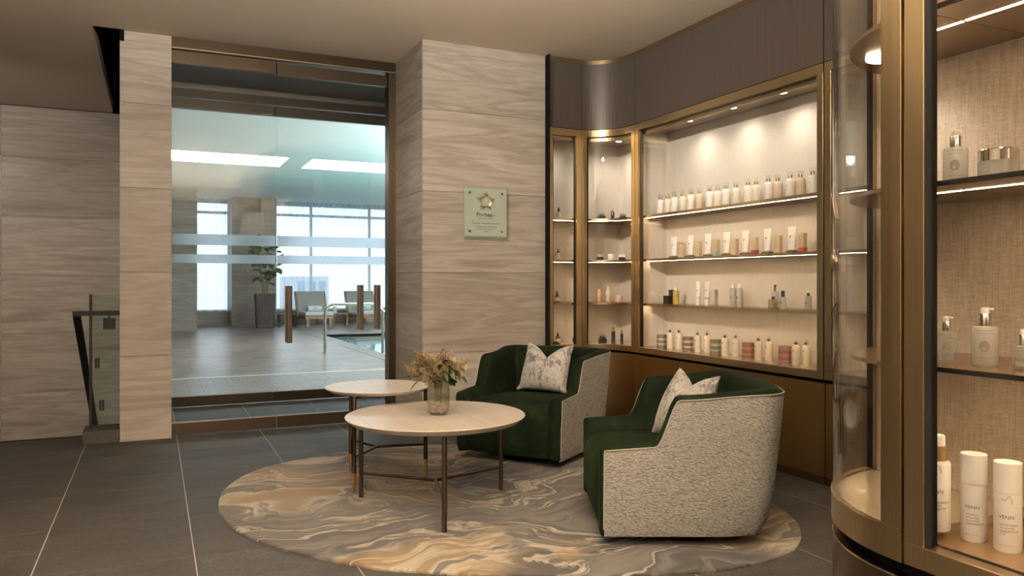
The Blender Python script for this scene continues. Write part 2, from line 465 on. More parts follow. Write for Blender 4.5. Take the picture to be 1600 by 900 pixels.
M['bloom'] = leaf_mat("dried_blossom", (0.145, 0.098, 0.042), (0.25, 0.18, 0.095), 150, 0.35, 1.6)
M['bloom2'] = leaf_mat("pale_blossom", (0.25, 0.20, 0.085), (0.31, 0.23, 0.14), 150, 0.45, 1.6)
M['leaf'] = leaf_mat("glossy_dark_leaf", (0.010, 0.018, 0.006), (0.035, 0.050, 0.016))
M['leaf_plant'] = leaf_mat("house_plant_leaf", (0.030, 0.075, 0.022), (0.095, 0.16, 0.045))
M['stem'] = plain("brown_stem", (0.12, 0.095, 0.05), 0.7)
M['stem_green'] = plain("green_stem", (0.13, 0.17, 0.06), 0.6)
M['planter'] = plain("taupe_planter", (0.040, 0.032, 0.027), 0.6, 0, 0.2)
M['soil'] = plain("potting_soil", (0.03, 0.022, 0.016), 0.95)
M['teak'] = wood_mat("teak", (0.20, 0.105, 0.050), (0.34, 0.19, 0.095), 0.55, (60, 4, 60))
M['sling'] = linen_mat("grey_sling", (0.24, 0.245, 0.22), (0.34, 0.345, 0.31), 0.4)
M['pad'] = plain("pale_pad", (0.58, 0.59, 0.60), 0.8)
M['towel'] = plain("white_towel", (0.74, 0.75, 0.75), 0.95)
M['candle'] = plain("cream_lantern", (0.72, 0.62, 0.46), 0.4)
M['sheer'] = sheer_mat()
M['win_frame'] = plain("window_frame_paint", (0.30, 0.31, 0.31), 0.5)
M['win_glass'] = thin_glass("window_glass", (0.97, 0.985, 0.99), 0.03)
M['pool_tile'] = plain("turquoise_mosaic", (0.70, 0.88, 0.87), 0.4)
M['coping'] = plain("dark_coping", (0.13, 0.105, 0.085), 0.35)
M['water'] = thin_glass("pool_water", (0.88, 0.96, 0.96), 0.02)
M['facade'] = plain("far_facade", (0.42, 0.48, 0.54), 0.8)
M['far_glass'] = plain("far_window_glass", (0.16, 0.22, 0.28), 0.2)
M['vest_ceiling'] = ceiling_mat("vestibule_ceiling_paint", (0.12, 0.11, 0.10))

# ------------------------------------------------------------------ helpers: meshes
def quadbox(bm, x0, x1, y0, y1, z0, z1):
    v = [bm.verts.new(p) for p in ((x0, y0, z0), (x1, y0, z0), (x1, y1, z0), (x0, y1, z0), (x0, y0, z1), (x1, y0, z1), (x1, y1, z1), (x0, y1, z1))]
    for f in ((0, 3, 2, 1), (4, 5, 6, 7), (0, 1, 5, 4), (1, 2, 6, 5), (2, 3, 7, 6), (3, 0, 4, 7)):
        bm.faces.new([v[i] for i in f])
    return v
def B(*boxes):
    bm = bmesh.new()
    for b in boxes:
        quadbox(bm, *b)
    return bm
def lathe(bm, prof, n=20, c=(0, 0, 0), sx=1.0, sy=1.0):
    rings = []
    for r, z in prof:
        if r < 1e-6:
            rings.append([bm.verts.new((c[0], c[1], c[2] + z))])
        else:
            rings.append([bm.verts.new((c[0] + sx * r * cos(2 * pi * k / n), c[1] + sy * r * sin(2 * pi * k / n), c[2] + z)) for k in range(n)])
    for a, b in zip(rings, rings[1:]):
        for k in range(n):
            k2 = (k + 1) % n
            if len(a) == 1 and len(b) == 1:
                continue
            if len(a) == 1:
                bm.faces.new((a[0], b[k2], b[k]))
            elif len(b) == 1:
                bm.faces.new((a[k], a[k2], b[0]))
            else:
                bm.faces.new((a[k], a[k2], b[k2], b[k]))
    return bm
def L(prof, n=20, c=(0, 0, 0), sx=1.0, sy=1.0):
    return lathe(bmesh.new(), prof, n, c, sx, sy)
def tube(bm, pts, r, n=8, r1=None, cap=True):
    pts = [Vector(p) for p in pts]
    rings = []
    up = Vector((0, 0, 1))
    prev = None
    for i, p in enumerate(pts):
        d = (pts[min(i + 1, len(pts) - 1)] - pts[max(i - 1, 0)]).normalized()
        if prev is None:
            a = d.cross(up if abs(d.z) < 0.9 else Vector((1, 0, 0))).normalized()
        else:
            a = (prev - d * prev.dot(d)).normalized()
        prev = a
        b = d.cross(a)
        rr = r if r1 is None else r + (r1 - r) * i / (len(pts) - 1)
        rings.append([bm.verts.new(p + (a * cos(2 * pi * k / n) + b * sin(2 * pi * k / n)) * rr) for k in range(n)])
    for A_, B_ in zip(rings, rings[1:]):
        for k in range(n):
            bm.faces.new((A_[k], A_[(k + 1) % n], B_[(k + 1) % n], B_[k]))
    if cap:
        bm.faces.new(rings[0][::-1]); bm.faces.new(rings[-1])
    return bm
def T(pts, r, n=8, r1=None):
    return tube(bmesh.new(), pts, r, n, r1)
def prism(bm, poly, z0, z1):
    a = [bm.verts.new((x, y, z0)) for x, y in poly]; b = [bm.verts.new((x, y, z1)) for x, y in poly]
    bm.faces.new(a[::-1]); bm.faces.new(b)
    n = len(poly)
    for i in range(n):
        bm.faces.new((a[i], a[(i + 1) % n], b[(i + 1) % n], b[i]))
    return bm
def obj(name, bm, m, parent=None, smooth=False, origin=None, bev=0.0, angle=40):
    """ONE mesh object; with parent, verts in world axes are moved into the parent's frame by -origin"""
    bmesh.ops.recalc_face_normals(bm, faces=bm.faces[:])
    if origin is not None:
        bmesh.ops.translate(bm, verts=bm.verts[:], vec=-Vector(origin))
    me = bpy.data.meshes.new(name)
    bm.to_mesh(me); bm.free()
    if m is not None:
        me.materials.append(M[m] if isinstance(m, str) else m)
    if smooth:
        for p in me.polygons:
            p.use_smooth = True
        try:
            me.set_sharp_from_angle(angle=radians(angle))
        except Exception:
            pass
    o = bpy.data.objects.new(name, me)
    COL.objects.link(o)
    if parent is not None:
        o.parent = parent
    if bev:
        b = o.modifiers.new("bevel", 'BEVEL'); b.width = bev; b.segments = 2; b.limit_method = 'ANGLE'
    return o
def thing(name, label, cat, loc=(0, 0, 0), rz=0.0, group=None):
    o = bpy.data.objects.new(name, None)
    COL.objects.link(o)
    o.empty_display_size = 0.05
    o.location = loc; o.rotation_euler = (0, 0, rz)
    o["label"] = label; o["category"] = cat
    if group:
        o["group"] = group
    return o
def tag(o, label, cat, group=None):
    o["label"] = label; o["category"] = cat
    if group:
        o["group"] = group
    return o
def struct(o):
    o["kind"] = "structure"
    return o
def dup(root, loc, rz=0.0, label=None, group=None):
    r = root.copy(); COL.objects.link(r)
    r.location = loc; r.rotation_euler = (0, 0, rz)
    if label: r["label"] = label
    if group: r["group"] = group
    for ch in list(root.children):
        c = ch.copy(); COL.objects.link(c); c.parent = r
        for g in list(ch.children):
            d = g.copy(); COL.objects.link(d); d.parent = c
    return r
def lamp(name, kind, loc, watts, color, rot=(0, 0, 0), size=0.1, size_y=None, spot=None, blend=0.6):
    d = bpy.data.lights.new(name, kind)
    d.energy = watts; d.color = color
    if kind == 'AREA':
        d.size = size
        if size_y is not None:
            d.shape = 'RECTANGLE'; d.size_y = size_y
        else:
            d.shape = 'DISK'
    else:
        d.shadow_soft_size = size
    if kind == 'SPOT':
        d.spot_size = spot; d.spot_blend = blend
    o = bpy.data.objects.new(name, d)
    o.location = loc; o.rotation_euler = rot
    COL.objects.link(o)
    return o
# plan paths with normals pointing into the cabinet
def path_len(pts):
    return sum((Vector(b) - Vector(a)).length for a, b in zip(pts, pts[1:]))
def sub(pts, s0, s1):
    out = []; acc = 0.0
    for a, b in zip(pts, pts[1:]):
        a = Vector(a); b = Vector(b); l = (b - a).length
        if l < 1e-9:
            continue
        lo, hi = max(s0, acc), min(s1, acc + l)
        if hi - lo > 1e-9:
            p = a.lerp(b, (lo - acc) / l); q = a.lerp(b, (hi - acc) / l)
            if not out or (out[-1] - p).length > 1e-7:
                out.append(p)
            out.append(q)
        acc += l
    return [tuple(p) for p in out]
def strip(bm, pts, side, d0, d1, z0, z1):
    """solid wall along a plan path, from offset d0 to d1 on one side (+1 left of travel, -1 right)"""
    P_ = [Vector(p) for p in pts]
    nr = []
    for i in range(len(P_)):
        d = (P_[min(i + 1, len(P_) - 1)] - P_[max(i - 1, 0)]).normalized()
        nr.append(Vector((-d.y, d.x)) * side)
    ring = []
    for p, n in zip(P_, nr):
        a = p + n * d0; b = p + n * d1
        ring.append([bm.verts.new((a.x, a.y, z0)), bm.verts.new((b.x, b.y, z0)), bm.verts.new((b.x, b.y, z1)), bm.verts.new((a.x, a.y, z1))])
    for A_, B_ in zip(ring, ring[1:]):
        for k in range(4):
            bm.faces.new((A_[k], A_[(k + 1) % 4], B_[(k + 1) % 4], B_[k]))
    bm.faces.new(ring[0][::-1]); bm.faces.new(ring[-1])
    return bm
def text_bm(body, size, spacing=1.0, align='LEFT'):
    cu = bpy.data.curves.new("lettering", 'FONT')
    cu.body = body; cu.size = size; cu.space_character = spacing; cu.align_x = align
    cu.resolution_u = 2
    o = bpy.data.objects.new("lettering", cu)
    COL.objects.link(o)
    bpy.context.view_layer.update()
    dg = bpy.context.evaluated_depsgraph_get()
    me = bpy.data.meshes.new_from_object(o.evaluated_get(dg))
    bm = bmesh.new(); bm.from_mesh(me)
    bpy.data.objects.remove(o); bpy.data.curves.remove(cu); bpy.data.meshes.remove(me)
    return bm
def merge(dst, src, mat4=None):
    if mat4 is not None:
        bmesh.ops.transform(src, matrix=mat4, verts=src.verts[:])
    me = bpy.data.meshes.new("tmp"); src.to_mesh(me); src.free()
    dst.from_mesh(me); bpy.data.meshes.remove(me)
    return dst
def wrap(bm, R, phi, lift=0.0004):
    """bend flat (x right, y up) lettering around an upright cylinder of radius R facing direction phi"""
    for v in bm.verts:
        a = phi + v.co.x / R
        z = v.co.y
        v.co = Vector(((R + lift) * cos(a), (R + lift) * sin(a), z))
    return bm

# ------------------------------------------------------------------ added lamps, all unseen (downlights, uplights and wall spots overhead and behind)
def added_downlight(x, y, watts, label, z=3.08):
    t = thing("added_downlight", label, "ceiling light", (x, y, z))
    obj("trim_ring", L([(0.075, -0.01), (0.10, -0.008), (0.10, 0.0), (0.075, 0.0), (0.075, -0.01)], 28), 'brass', t, True)
    obj("lens", L([(0, 0.0), (0.075, 0.0), (0.075, -0.002), (0, -0.002)], 28), 'panel_face', t)
    lamp("added_downlight_lamp", 'SPOT', (x, y, z - 0.02), watts, WARM2, (0, 0, 0), 0.16, None, radians(112), 0.75)
k = 0
for y in (4.05, 2.3, 0.4):
    for x, w in ((-1.7, 0.45), (-0.1, 0.8), (1.15, 1.1), (2.45, 1.2)):
        k += 1
        if y < 1 and x > 1.2:
            continue
        added_downlight(x, y, ROOM_SPOT_W * w, f"added unseen downlight {['over the stair side', 'over the entrance aisle', 'over the coffee tables', 'along the cabinets'][(k - 1) % 4]}, {['row nearest the glass doors', 'middle row', 'rear row'][(k - 1) // 4]}")
def fill_uplight(label, x, y, z, lx, ly, watts, col=None, ceil=3.08):  # added hanging uplight, never in view; brightens the room off the ceiling
    t = thing("added_uplight", label, "fill_uplight", (x, y, z))
    obj("trough", B((-lx / 2, lx / 2, -ly / 2, ly / 2, 0.0, 0.01), (-lx / 2, lx / 2, -ly / 2, -ly / 2 + 0.01, 0.01, 0.05), (-lx / 2, lx / 2, ly / 2 - 0.01, ly / 2, 0.01, 0.05),
                    (-lx / 2, -lx / 2 + 0.01, -ly / 2, ly / 2, 0.01, 0.05), (lx / 2 - 0.01, lx / 2, -ly / 2, ly / 2, 0.01, 0.05)), 'brass', t)
    for sx in (-1, 1):
        obj("cable", T([(sx * (lx / 2 - 0.1), 0, 0.01), (sx * (lx / 2 - 0.1), 0, ceil - z)], 0.002, 6), 'black_metal', t)
    lamp("added_uplight_lamp", 'AREA', (x, y, z + 0.03), watts, col or WARM2, (pi, 0, 0), lx - 0.04, ly - 0.04)
fill_uplight("added unseen pendant hanging over the middle of the lounge, above the view", 0.6, 0.55, 2.00, 1.6, 0.3, FILL_W)
def fill_spot(label, x, y, target, watts, spread=85, z=3.06):  # added spot out of view, put in to brighten one wall
    """added unseen spot: small brass cylinder tilted at the wall it lights"""
    t = thing("added_spotlight", label, "spotlight", (x, y, z))
    d = (Vector(target) - Vector((x, y, z - 0.10))).normalized()
    q = d.to_track_quat('-Z', 'Y')
    obj("ceiling_mount", L([(0, -0.02), (0.04, -0.02), (0.04, 0.02), (0, 0.02)], 20), 'black_metal', t)
    obj("stem", T([(0, 0, -0.02), (0, 0, -0.10)], 0.006, 8), 'black_metal', t)
    bm = L([(0.030, -0.07), (0.036, -0.07), (0.036, 0.05), (0, 0.05), (0, 0.046), (0.030, 0.046), (0.030, -0.07)], 24)
    bmesh.ops.rotate(bm, verts=bm.verts[:], cent=(0, 0, 0), matrix=q.to_matrix())
    bmesh.ops.translate(bm, verts=bm.verts[:], vec=(0, 0, -0.10))
    obj("lamp_can", bm, 'black_metal', t, True)
    lamp("added_spotlight_lamp", 'SPOT', Vector((x, y, z - 0.10)) + d * 0.09, watts, WARM2, q.to_euler(), 0.026, None, radians(spread), 1.0)
fill_spot("added unseen spotlight aimed at the stone pier with the plaque", -0.05, 2.75, (2.45, 5.76, 1.45), WASH_W * 1.45, 62)
fill_spot("added unseen spotlight aimed at the left stone pier", -0.6, 2.75, (-0.05, 6.5, 1.5), WASH_W * 0.5, 60)
fill_spot("added unseen spotlight over the stairs aimed at the stair wall", -2.6, 7.2, (-0.9, 9.8, 1.2), WASH_W * 0.8, 110)
fill_spot("added unseen spotlight aimed at the corner cabinets", -0.25, 3.3, (3.5, 5.2, 2.2), WASH_W * 1.2, 55)
fill_spot("added unseen spotlight aimed at the dark panels over the long cabinet", -0.25, 2.9, (3.58, 4.2, 2.5), WASH_W * 0.9, 55)
POOL_FILL_W = 3900.0
fill_uplight("added unseen pendant of the pool hall, hidden right of the doors", 8.2, 10.4, 2.3, 4.5, 0.3, POOL_FILL_W, (0.90, 0.97, 1.0), 3.45)  # added, unseen: lifts the pool hall ceiling
fill_uplight("second added unseen pendant hanging at the back of the lounge", 0.3, -1.4, 1.92, 1.8, 0.4, FILL_W * 0.8)

# ------------------------------------------------------------------ setting: floor
PX, PY = 0.618, 1 / 3.0
X0, Y0 = -0.455, 3.665
floor = struct(obj("floor", B((-3.2, 3.9, -3.5, 6.52, -0.12, -0.0015), (-3.2, -0.23, 6.52, 6.87, -0.12, -0.0015)), 'grout'))
tile_cache = {}
def lay_tile(parent, x0, x1, y0, y1, m, gx=0.0026, gy=0.0009, top=0.0):
    if x1 - x0 < 0.03 or y1 - y0 < 0.03:
        return
    key = (round(x1 - x0, 4), round(y1 - y0, 4), m)
    if key not in tile_cache:
        w, h = x1 - x0, y1 - y0
        bm = bmesh.new(); c = 0.0012
        a, b = w / 2 - gx, h / 2 - gy
        lo = [bm.verts.new((sx * a, sy * b, -0.012)) for sx, sy in ((-1, -1), (1, -1), (1, 1), (-1, 1))]
        mid = [bm.verts.new((sx * a, sy * b, -c * 0.6)) for sx, sy in ((-1, -1), (1, -1), (1, 1), (-1, 1))]
        hi = [bm.verts.new((sx * (a - c), sy * (b - c), 0)) for sx, sy in ((-1, -1), (1, -1), (1, 1), (-1, 1))]
        for r0, r1 in ((lo, mid), (mid, hi)):
            for k in range(4):
                bm.faces.new((r0[k], r0[(k + 1) % 4], r1[(k + 1) % 4], r1[k]))
        bm.faces.new(hi)
        o = obj("floor_tile", bm, m, parent)
        tile_cache[key] = o.data
    else:
        o = bpy.data.objects.new("floor_tile", tile_cache[key]); COL.objects.link(o); o.parent = parent
    o.location = ((x0 + x1) / 2, (y0 + y1) / 2, top)
for i in range(-2, 7):
    for k in range(-11, 10):
        xa, xb = X0 + i * PX, min(X0 + (i + 1) * PX, 3.62)
        ya, yb = Y0 + k * PY, Y0 + (k + 1) * PY
        lim = 6.86 if xb < -0.2 else 6.5
        lay_tile(floor, xa, xb, ya, min(yb, lim), 'tile')
struct(obj("floor", B((-3.2, 3.9, -3.5, Y0 - 11 * PY, -0.01, 0), (-3.2, X0 - 2 * PX, Y0 - 11 * PY, 6.87, -0.01, 0)), 'tile'))
obj("floor_nosing", B((-3.2, -0.49, 6.86, 6.885, -0.14, 0.004)), 'black', floor)
vest = struct(obj("floor", B((0.0, 3.1, 6.52, 8.06, -0.12, -0.0015)), 'grout'))
for i in range(0, 6):
    for k in range(8, 14):
        xa, xb = max(X0 + i * PX, 0.02), min(X0 + (i + 1) * PX, 3.08)
        lay_tile(vest, xa, xb, max(Y0 + k * PY, 6.5), min(Y0 + (k + 1) * PY, 8.04), 'tile')
def deck_tile_mat():
    m, t, p = nt("pool_deck_paving")
    v = coords(t)
    b = node(t, "ShaderNodeTexBrick")
    b.inputs["Scale"].default_value = 1.0; b.inputs["Brick Width"].default_value = 0.309; b.inputs["Row Height"].default_value = 0.1667
    b.inputs["Mortar Size"].default_value = 0.004; b.offset = 0.5
    b.inputs["Color1"].default_value = (0.11, 0.085, 0.067, 1); b.inputs["Color2"].default_value = (0.22, 0.18, 0.15, 1); b.inputs["Mortar"].default_value = (0.06, 0.055, 0.05, 1)
    t.links.new(v, b.inputs["Vector"])
    n = noise(t, v, 1.1, 4)
    t.links.new(mixc(t, 0.8, b.outputs["Color"], ramp(t, n.outputs[0], [(0.3, (0.75, 0.75, 0.75)), (0.7, (1.25, 1.2, 1.15))]), 'MULTIPLY'), p.inputs["Base Color"])
    p.inputs["Roughness"].default_value = 0.30
    bump(t, p, b.outputs["Fac"], -0.3, 0.003)
    return m
M['deck_paving'] = deck_tile_mat()
deck = struct(obj("floor", B((-0.1, 3.2, 8.06, 10.4, -0.12, -0.0015), (3.2, 12, 8.06, 10.4, -0.12, 0)), 'grout_pool'))
struct(obj("floor", B((-0.1, 3.2, 10.44, 22.7, -0.12, 0), (3.2, 12, 18.3, 22.7, -0.12, 0)), 'deck_paving'))
for i in range(11):
    for k in range(14):
        xa = -0.1 + i * 0.3 + (0.15 if k % 2 else 0)
        lay_tile(deck, xa, min(xa + 0.3, 3.2), 8.06 + k * 0.1671, 8.06 + (k + 1) * 0.1671, 'tile_pool', 0.002, 0.002)
obj("drain_channel", B((-0.1, 12, 10.385, 10.44, -0.05, 0.003)), 'white_cool', deck)

# ------------------------------------------------------------------ setting: ceilings
struct(obj("ceiling", B((-3.3, 4.2, -3.6, 6.48, 3.08, 3.2), (-3.3, -0.41, 6.48, 9.72, 3.08, 3.2), (-0.23, 1.95, 6.48, 6.52, 3.08, 3.2)), 'ceiling'))
slot = struct(obj("trim_1", B((-0.43, -0.20, 6.46, 9.95, 3.55, 3.60), (-0.43, -0.411, 6.46, 9.75, 3.081, 3.56), (-0.43, -0.2, 6.46, 6.479, 3.081, 3.56),
                              (-0.231, -0.2, 6.479, 9.8, 3.0, 3.56), (-0.43, -0.2, 9.785, 9.798, 3.085, 3.6), (-3.3, -0.4, 9.72, 9.80, 3.30, 3.34), (-3.3, -0.4, 9.715, 9.725, 3.081, 3.34)), 'black'))
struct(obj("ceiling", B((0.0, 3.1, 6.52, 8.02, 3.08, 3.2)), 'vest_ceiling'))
PZ = 3.45
sky_holes = [(0.0, 2.26), (2.64, 6.5), (6.9, 11.0)]
cb = [(-0.1, 12, 8.02, 14.5, PZ, PZ + 0.1), (-0.1, 12, 15.8, 22.8, PZ, PZ + 0.1)]
xs = [-0.1] + [v for h in sky_holes for v in h] + [12]
for k in range(0, len(xs), 2):
    cb.append((xs[k], xs[k + 1], 14.5, 15.8, PZ, PZ + 0.1))
struct(obj("ceiling", B(*cb), 'ceiling_pool'))
for k, (a, b) in enumerate(sky_holes):
    t = thing("skylight_panel", ["left luminous panel in the pool hall ceiling", "second luminous panel in the pool hall ceiling, cut by the door frame", "third luminous panel of the pool hall, hidden behind the pier"][k],
              "ceiling light", (a, 14.5, PZ))
    obj("reveal", B((0, 0.02, 0, 1.3, 0.0, 0.1), (b - a - 0.02, b - a, 0, 1.3, 0, 0.1), (0.02, b - a - 0.02, 0, 0.02, 0, 0.1), (0.02, b - a - 0.02, 1.28, 1.3, 0, 0.1)), 'ceiling_pool', t)
    obj("diffuser", B((0.02, b - a - 0.02, 0.02, 1.28, 0.05, 0.06)), 'skylight', t)

# ------------------------------------------------------------------ setting: stone walls, each slab a piece of its own
COURSES = [0.0, 0.64, 1.272, 1.907, 2.543, 3.08]
def slabs(parent, axis, plane, spans, courses, thick=0.012, m='stone', face=-1, gap=0.0016):
    """slabs on the plane axis = plane, looking to face; spans: list of (a, b) along the wall"""
    for a, b in spans:
        for z0, z1 in zip(courses, courses[1:]):
            bm = bmesh.new()
            p0, p1 = sorted((plane, plane - face * thick))
            if axis == 'y':
                quadbox(bm, a + gap, b - gap, p0, p1, z0 + gap, z1 - gap)
            else:
                quadbox(bm, p0, p1, a + gap, b - gap, z0 + gap, z1 - gap)
            obj("stone_slab", bm, m, parent)
w = struct(obj("wall_front_left", B((-0.23 + 0.012, 0.126 - 0.004, 6.512, 8.06, 0, 3.5)), 'joint'))
slabs(w, 'y', 6.5, [(-0.23, 0.126)], COURSES)
slabs(w, 'x', -0.23, [(6.512, 8.06)], COURSES, face=-1)
w = struct(obj("wall_front_centre", B((1.893 + 0.012, 2.97, 5.764 + 0.012, 6.62, 0, 3.08)), 'joint'))
slabs(w, 'y', 5.764, [(1.893, 2.962)], COURSES)
slabs(w, 'x', 1.893, [(5.777, 6.6)], COURSES, face=-1)
w = struct(obj("wall_stair", B((-3.3, 0.1, 9.812, 10.0, -2.2, 3.6)), 'joint'))
slabs(w, 'y', 9.8, [(-2.95, -1.475), (-1.475, -0.2)], [-1.27, -0.635] + COURSES[:-1] + [3.3])
struct(obj("wall_left", B((-3.3, -3.2, -3.6, 9.9, -2.2, 3.3)), 'stone'))
struct(obj("wall_back", B((-3.3, 4.2, -3.6, -3.5, -0.1, 3.3)), 'wood'))
struct(obj("wall_right", B((4.0, 4.1, -3.5, 6.3, -0.1, 3.3), (2.97, 4.1, 6.16, 6.3, -0.1, 3.3), (1.8, 4.1, -3.5, -1.3, -0.1, 3.3)), 'joint'))
struct(obj("floor", B((-3.3, -0.2, 6.8, 10.0, -2.3, -2.2)), 'tile'))
struct(obj("wall_stair_side", B((-0.218, 0.0, 6.87, 9.9, -2.2, 0)), 'stone'))
st = thing("stair_flight", "dark stone stair flight going down behind the glass rail", "stairs", (-1.8, 6.9, -0.15))
for k in range(9):
    obj("stair_step", B((-1.38, 1.3, k * 0.28, k * 0.28 + 0.30, -0.17 * (k + 1), -0.17 * k)), 'tile', st)
# vestibule and pool hall shells
struct(obj("wall_vestibule", B((-0.0, 0.09, 6.52, 8.06, 0, 3.1), (3.02, 3.12, 6.62, 8.06, 0, 3.1)), 'stone'))
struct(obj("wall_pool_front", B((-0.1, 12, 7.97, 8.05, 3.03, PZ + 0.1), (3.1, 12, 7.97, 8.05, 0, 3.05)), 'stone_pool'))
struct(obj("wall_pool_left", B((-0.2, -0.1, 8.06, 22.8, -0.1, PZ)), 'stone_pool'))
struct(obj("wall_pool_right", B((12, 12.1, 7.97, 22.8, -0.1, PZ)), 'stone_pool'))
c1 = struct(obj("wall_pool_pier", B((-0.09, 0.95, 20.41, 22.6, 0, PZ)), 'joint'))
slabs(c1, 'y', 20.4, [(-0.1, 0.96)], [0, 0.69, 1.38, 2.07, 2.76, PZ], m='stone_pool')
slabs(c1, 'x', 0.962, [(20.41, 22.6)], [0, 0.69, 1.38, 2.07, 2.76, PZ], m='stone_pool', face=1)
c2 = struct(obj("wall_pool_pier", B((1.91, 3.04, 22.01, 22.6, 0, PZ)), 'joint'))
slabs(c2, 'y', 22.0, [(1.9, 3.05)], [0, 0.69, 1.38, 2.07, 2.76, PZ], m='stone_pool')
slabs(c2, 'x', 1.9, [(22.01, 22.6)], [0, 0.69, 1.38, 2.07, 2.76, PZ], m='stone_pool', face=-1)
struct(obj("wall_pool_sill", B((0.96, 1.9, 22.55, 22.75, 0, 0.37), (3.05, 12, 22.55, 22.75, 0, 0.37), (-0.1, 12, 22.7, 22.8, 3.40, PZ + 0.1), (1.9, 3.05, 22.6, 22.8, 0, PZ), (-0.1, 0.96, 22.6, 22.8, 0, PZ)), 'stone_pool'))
def window(name, x0, x1, mull):
    wd = struct(obj(name, B((x0, x1, 22.66, 22.72, 0.37, 0.43), (x0, x1, 22.66, 22.72, 3.34, 3.40), (x0, x0 + 0.06, 22.66, 22.72, 0.43, 3.34), (x1 - 0.06, x1, 22.66, 22.72, 0.43, 3.34)), 'win_frame'))
    edges = [x0 + 0.06] + list(mull) + [x1 - 0.06]
    for mx in mull:
        obj("mullion", B((mx - 0.035, mx + 0.035, 22.65, 22.73, 0.43, 3.34)), 'win_frame', wd)
    obj("transom", B((x0 + 0.06, x1 - 0.06, 22.655, 22.725, 3.05, 3.12)), 'win_frame', wd)
    for a, b in zip(edges, edges[1:]):
        for za, zb in ((0.43, 3.05), (3.12, 3.34)):
            obj("pane", B((a, b, 22.687, 22.693, za, zb)), 'win_glass', wd)
window("window_1", 0.96, 1.9, ())
window("window_2", 3.05, 12.0, (4.1, 5.8, 7.5, 9.2, 10.7))
def curtain(x0, x1, label, y=22.35, z0=0.40, z1=3.44):
    n = int((x1 - x0) / 0.018)
    bm = bmesh.new(); A_ = []
    ph = rnd.random() * 6
    for i in range(n + 1):
        x = x0 + (x1 - x0) * i / n
        f = 0.055 * sin(x * 38 + ph + 1.6 * sin(x * 5.1 + ph)) + 0.02 * sin(x * 83 + ph)
        A_.append([bm.verts.new((x, y + f * (0.6 + 0.4 * k), z1 - (z1 - z0) * k)) for k in (0, 0.5, 1.0)])
    for a, b in zip(A_, A_[1:]):
        for k in range(2):
            bm.faces.new((a[k], b[k], b[k + 1], a[k + 1]))
    o = obj("sheer_curtain", bm, 'sheer', None, True)
    tag(o, label, "curtain", None)
curtain(0.97, 1.89, "sheer white curtain in the narrow bay between the two pool piers")
curtain(3.06, 4.10, "sheer white curtain right beside the pier with the potted tree")
curtain(4.11, 5.45, "sheer white curtain behind the left pool lounger")
curtain(5.46, 6.75, "sheer white curtain behind the right pool lounger")
curtain(6.76, 9.2, "sheer white curtain of the pool hall, hidden right of the doors")
curtain(9.21, 11.9, "sheer white curtain at the far right end of the pool hall")
b = thing("far_building", "pale blue grey office block seen through the sheer curtain", "building", (11, 60, -20))
obj("facade", B((-1.3, 1.2, 0, 8, 0, 21.6)), 'facade', b)
for k in range(5):
    for j in range(3):
        obj("window", B((-1.1 + j * 0.78, -0.6 + j * 0.78, -0.03, 0.05, 20.4 - k * 1.5, 21.2 - k * 1.5)), 'far_glass', b)
struct(obj("ground", B((-80, 140, 24, 200, -20.3, -20)), 'facade'))

# ------------------------------------------------------------------ glass doors
def glass_door(name, x0, x1, y, ztop=2.985, rail=0.095, top_rail=True, bands=True, handle=None, floor_gap=0.012, bar='bronze_dark'):
    d = struct(obj(name, B((x0, x1, y - 0.022, y + 0.022, floor_gap, floor_gap + rail)), 'bronze_door', bev=0.001))
    zt = ztop
    if top_rail:
        obj("top_rail", B((x0, x1, y - 0.022, y + 0.022, ztop - 0.095, ztop)), 'bronze_door', d)
        zt = ztop - 0.095
    obj("rail_edge", B((x0, x1, y - 0.024, y - 0.0225, floor_gap + rail - 0.004, floor_gap + rail + 0.002)), 'edge_gold', d)
    obj("glass_pane", B((x0 + 0.002, x1 - 0.002, y - 0.006, y + 0.006, floor_gap + rail, zt)), 'glass_door', d)
    if bands:
        for z0, z1 in ((1.487, 1.573), (1.345, 1.414)):
            obj("frosted_band", B((x0 + 0.002, x1 - 0.002, y - 0.0085, y - 0.0065, z0, z1)), 'frost', d)
    if handle:
        for s in (-1, 1):
            h = obj("pull_handle", B((handle - 0.021, handle + 0.021, y + s * 0.055 - 0.009, y + s * 0.055 + 0.009, 0.70, 1.165)), bar if s < 0 else 'bronze_light', d, bev=0.003)
            bm = bmesh.new()
            for hz in (0.735, 1.13):
                tube(bm, [(handle, y + s * 0.006, hz), (handle, y + s * 0.05, hz)], 0.011, 12)
            obj("handle_post", bm, 'steel', h)
    return d
glass_door("door_1", 0.128, 0.902, 6.56, 2.985)
glass_door("door_2", 0.912, 1.828, 6.56, 2.975, handle=1.005)
tr = struct(obj("trim_2", B((0.126, 1.893, 6.50, 6.62, 2.995, 3.08)), 'bronze_door'))
obj("trim_strip", B((0.126, 1.893, 6.495, 6.4995, 2.993, 3.000)), 'edge_gold', tr)
struct(obj("trim_3", B((1.832, 1.893, 6.50, 6.62, 0, 2.995)), 'bronze_door'))
struct(obj("trim_4", B((0.05, 3.05, 7.98, 8.06, 2.95, 3.04)), 'bronze_door'))
glass_door("door_3", 0.10, 1.066, 8.02, 2.94, bands=False)
glass_door("door_4", 1.070, 2.044, 8.02, 2.94, bands=False, handle=1.955, bar='bronze_light')
glass_door("door_5", 2.048, 3.02, 8.02, 2.94, bands=False, handle=2.135, bar='bronze_light')

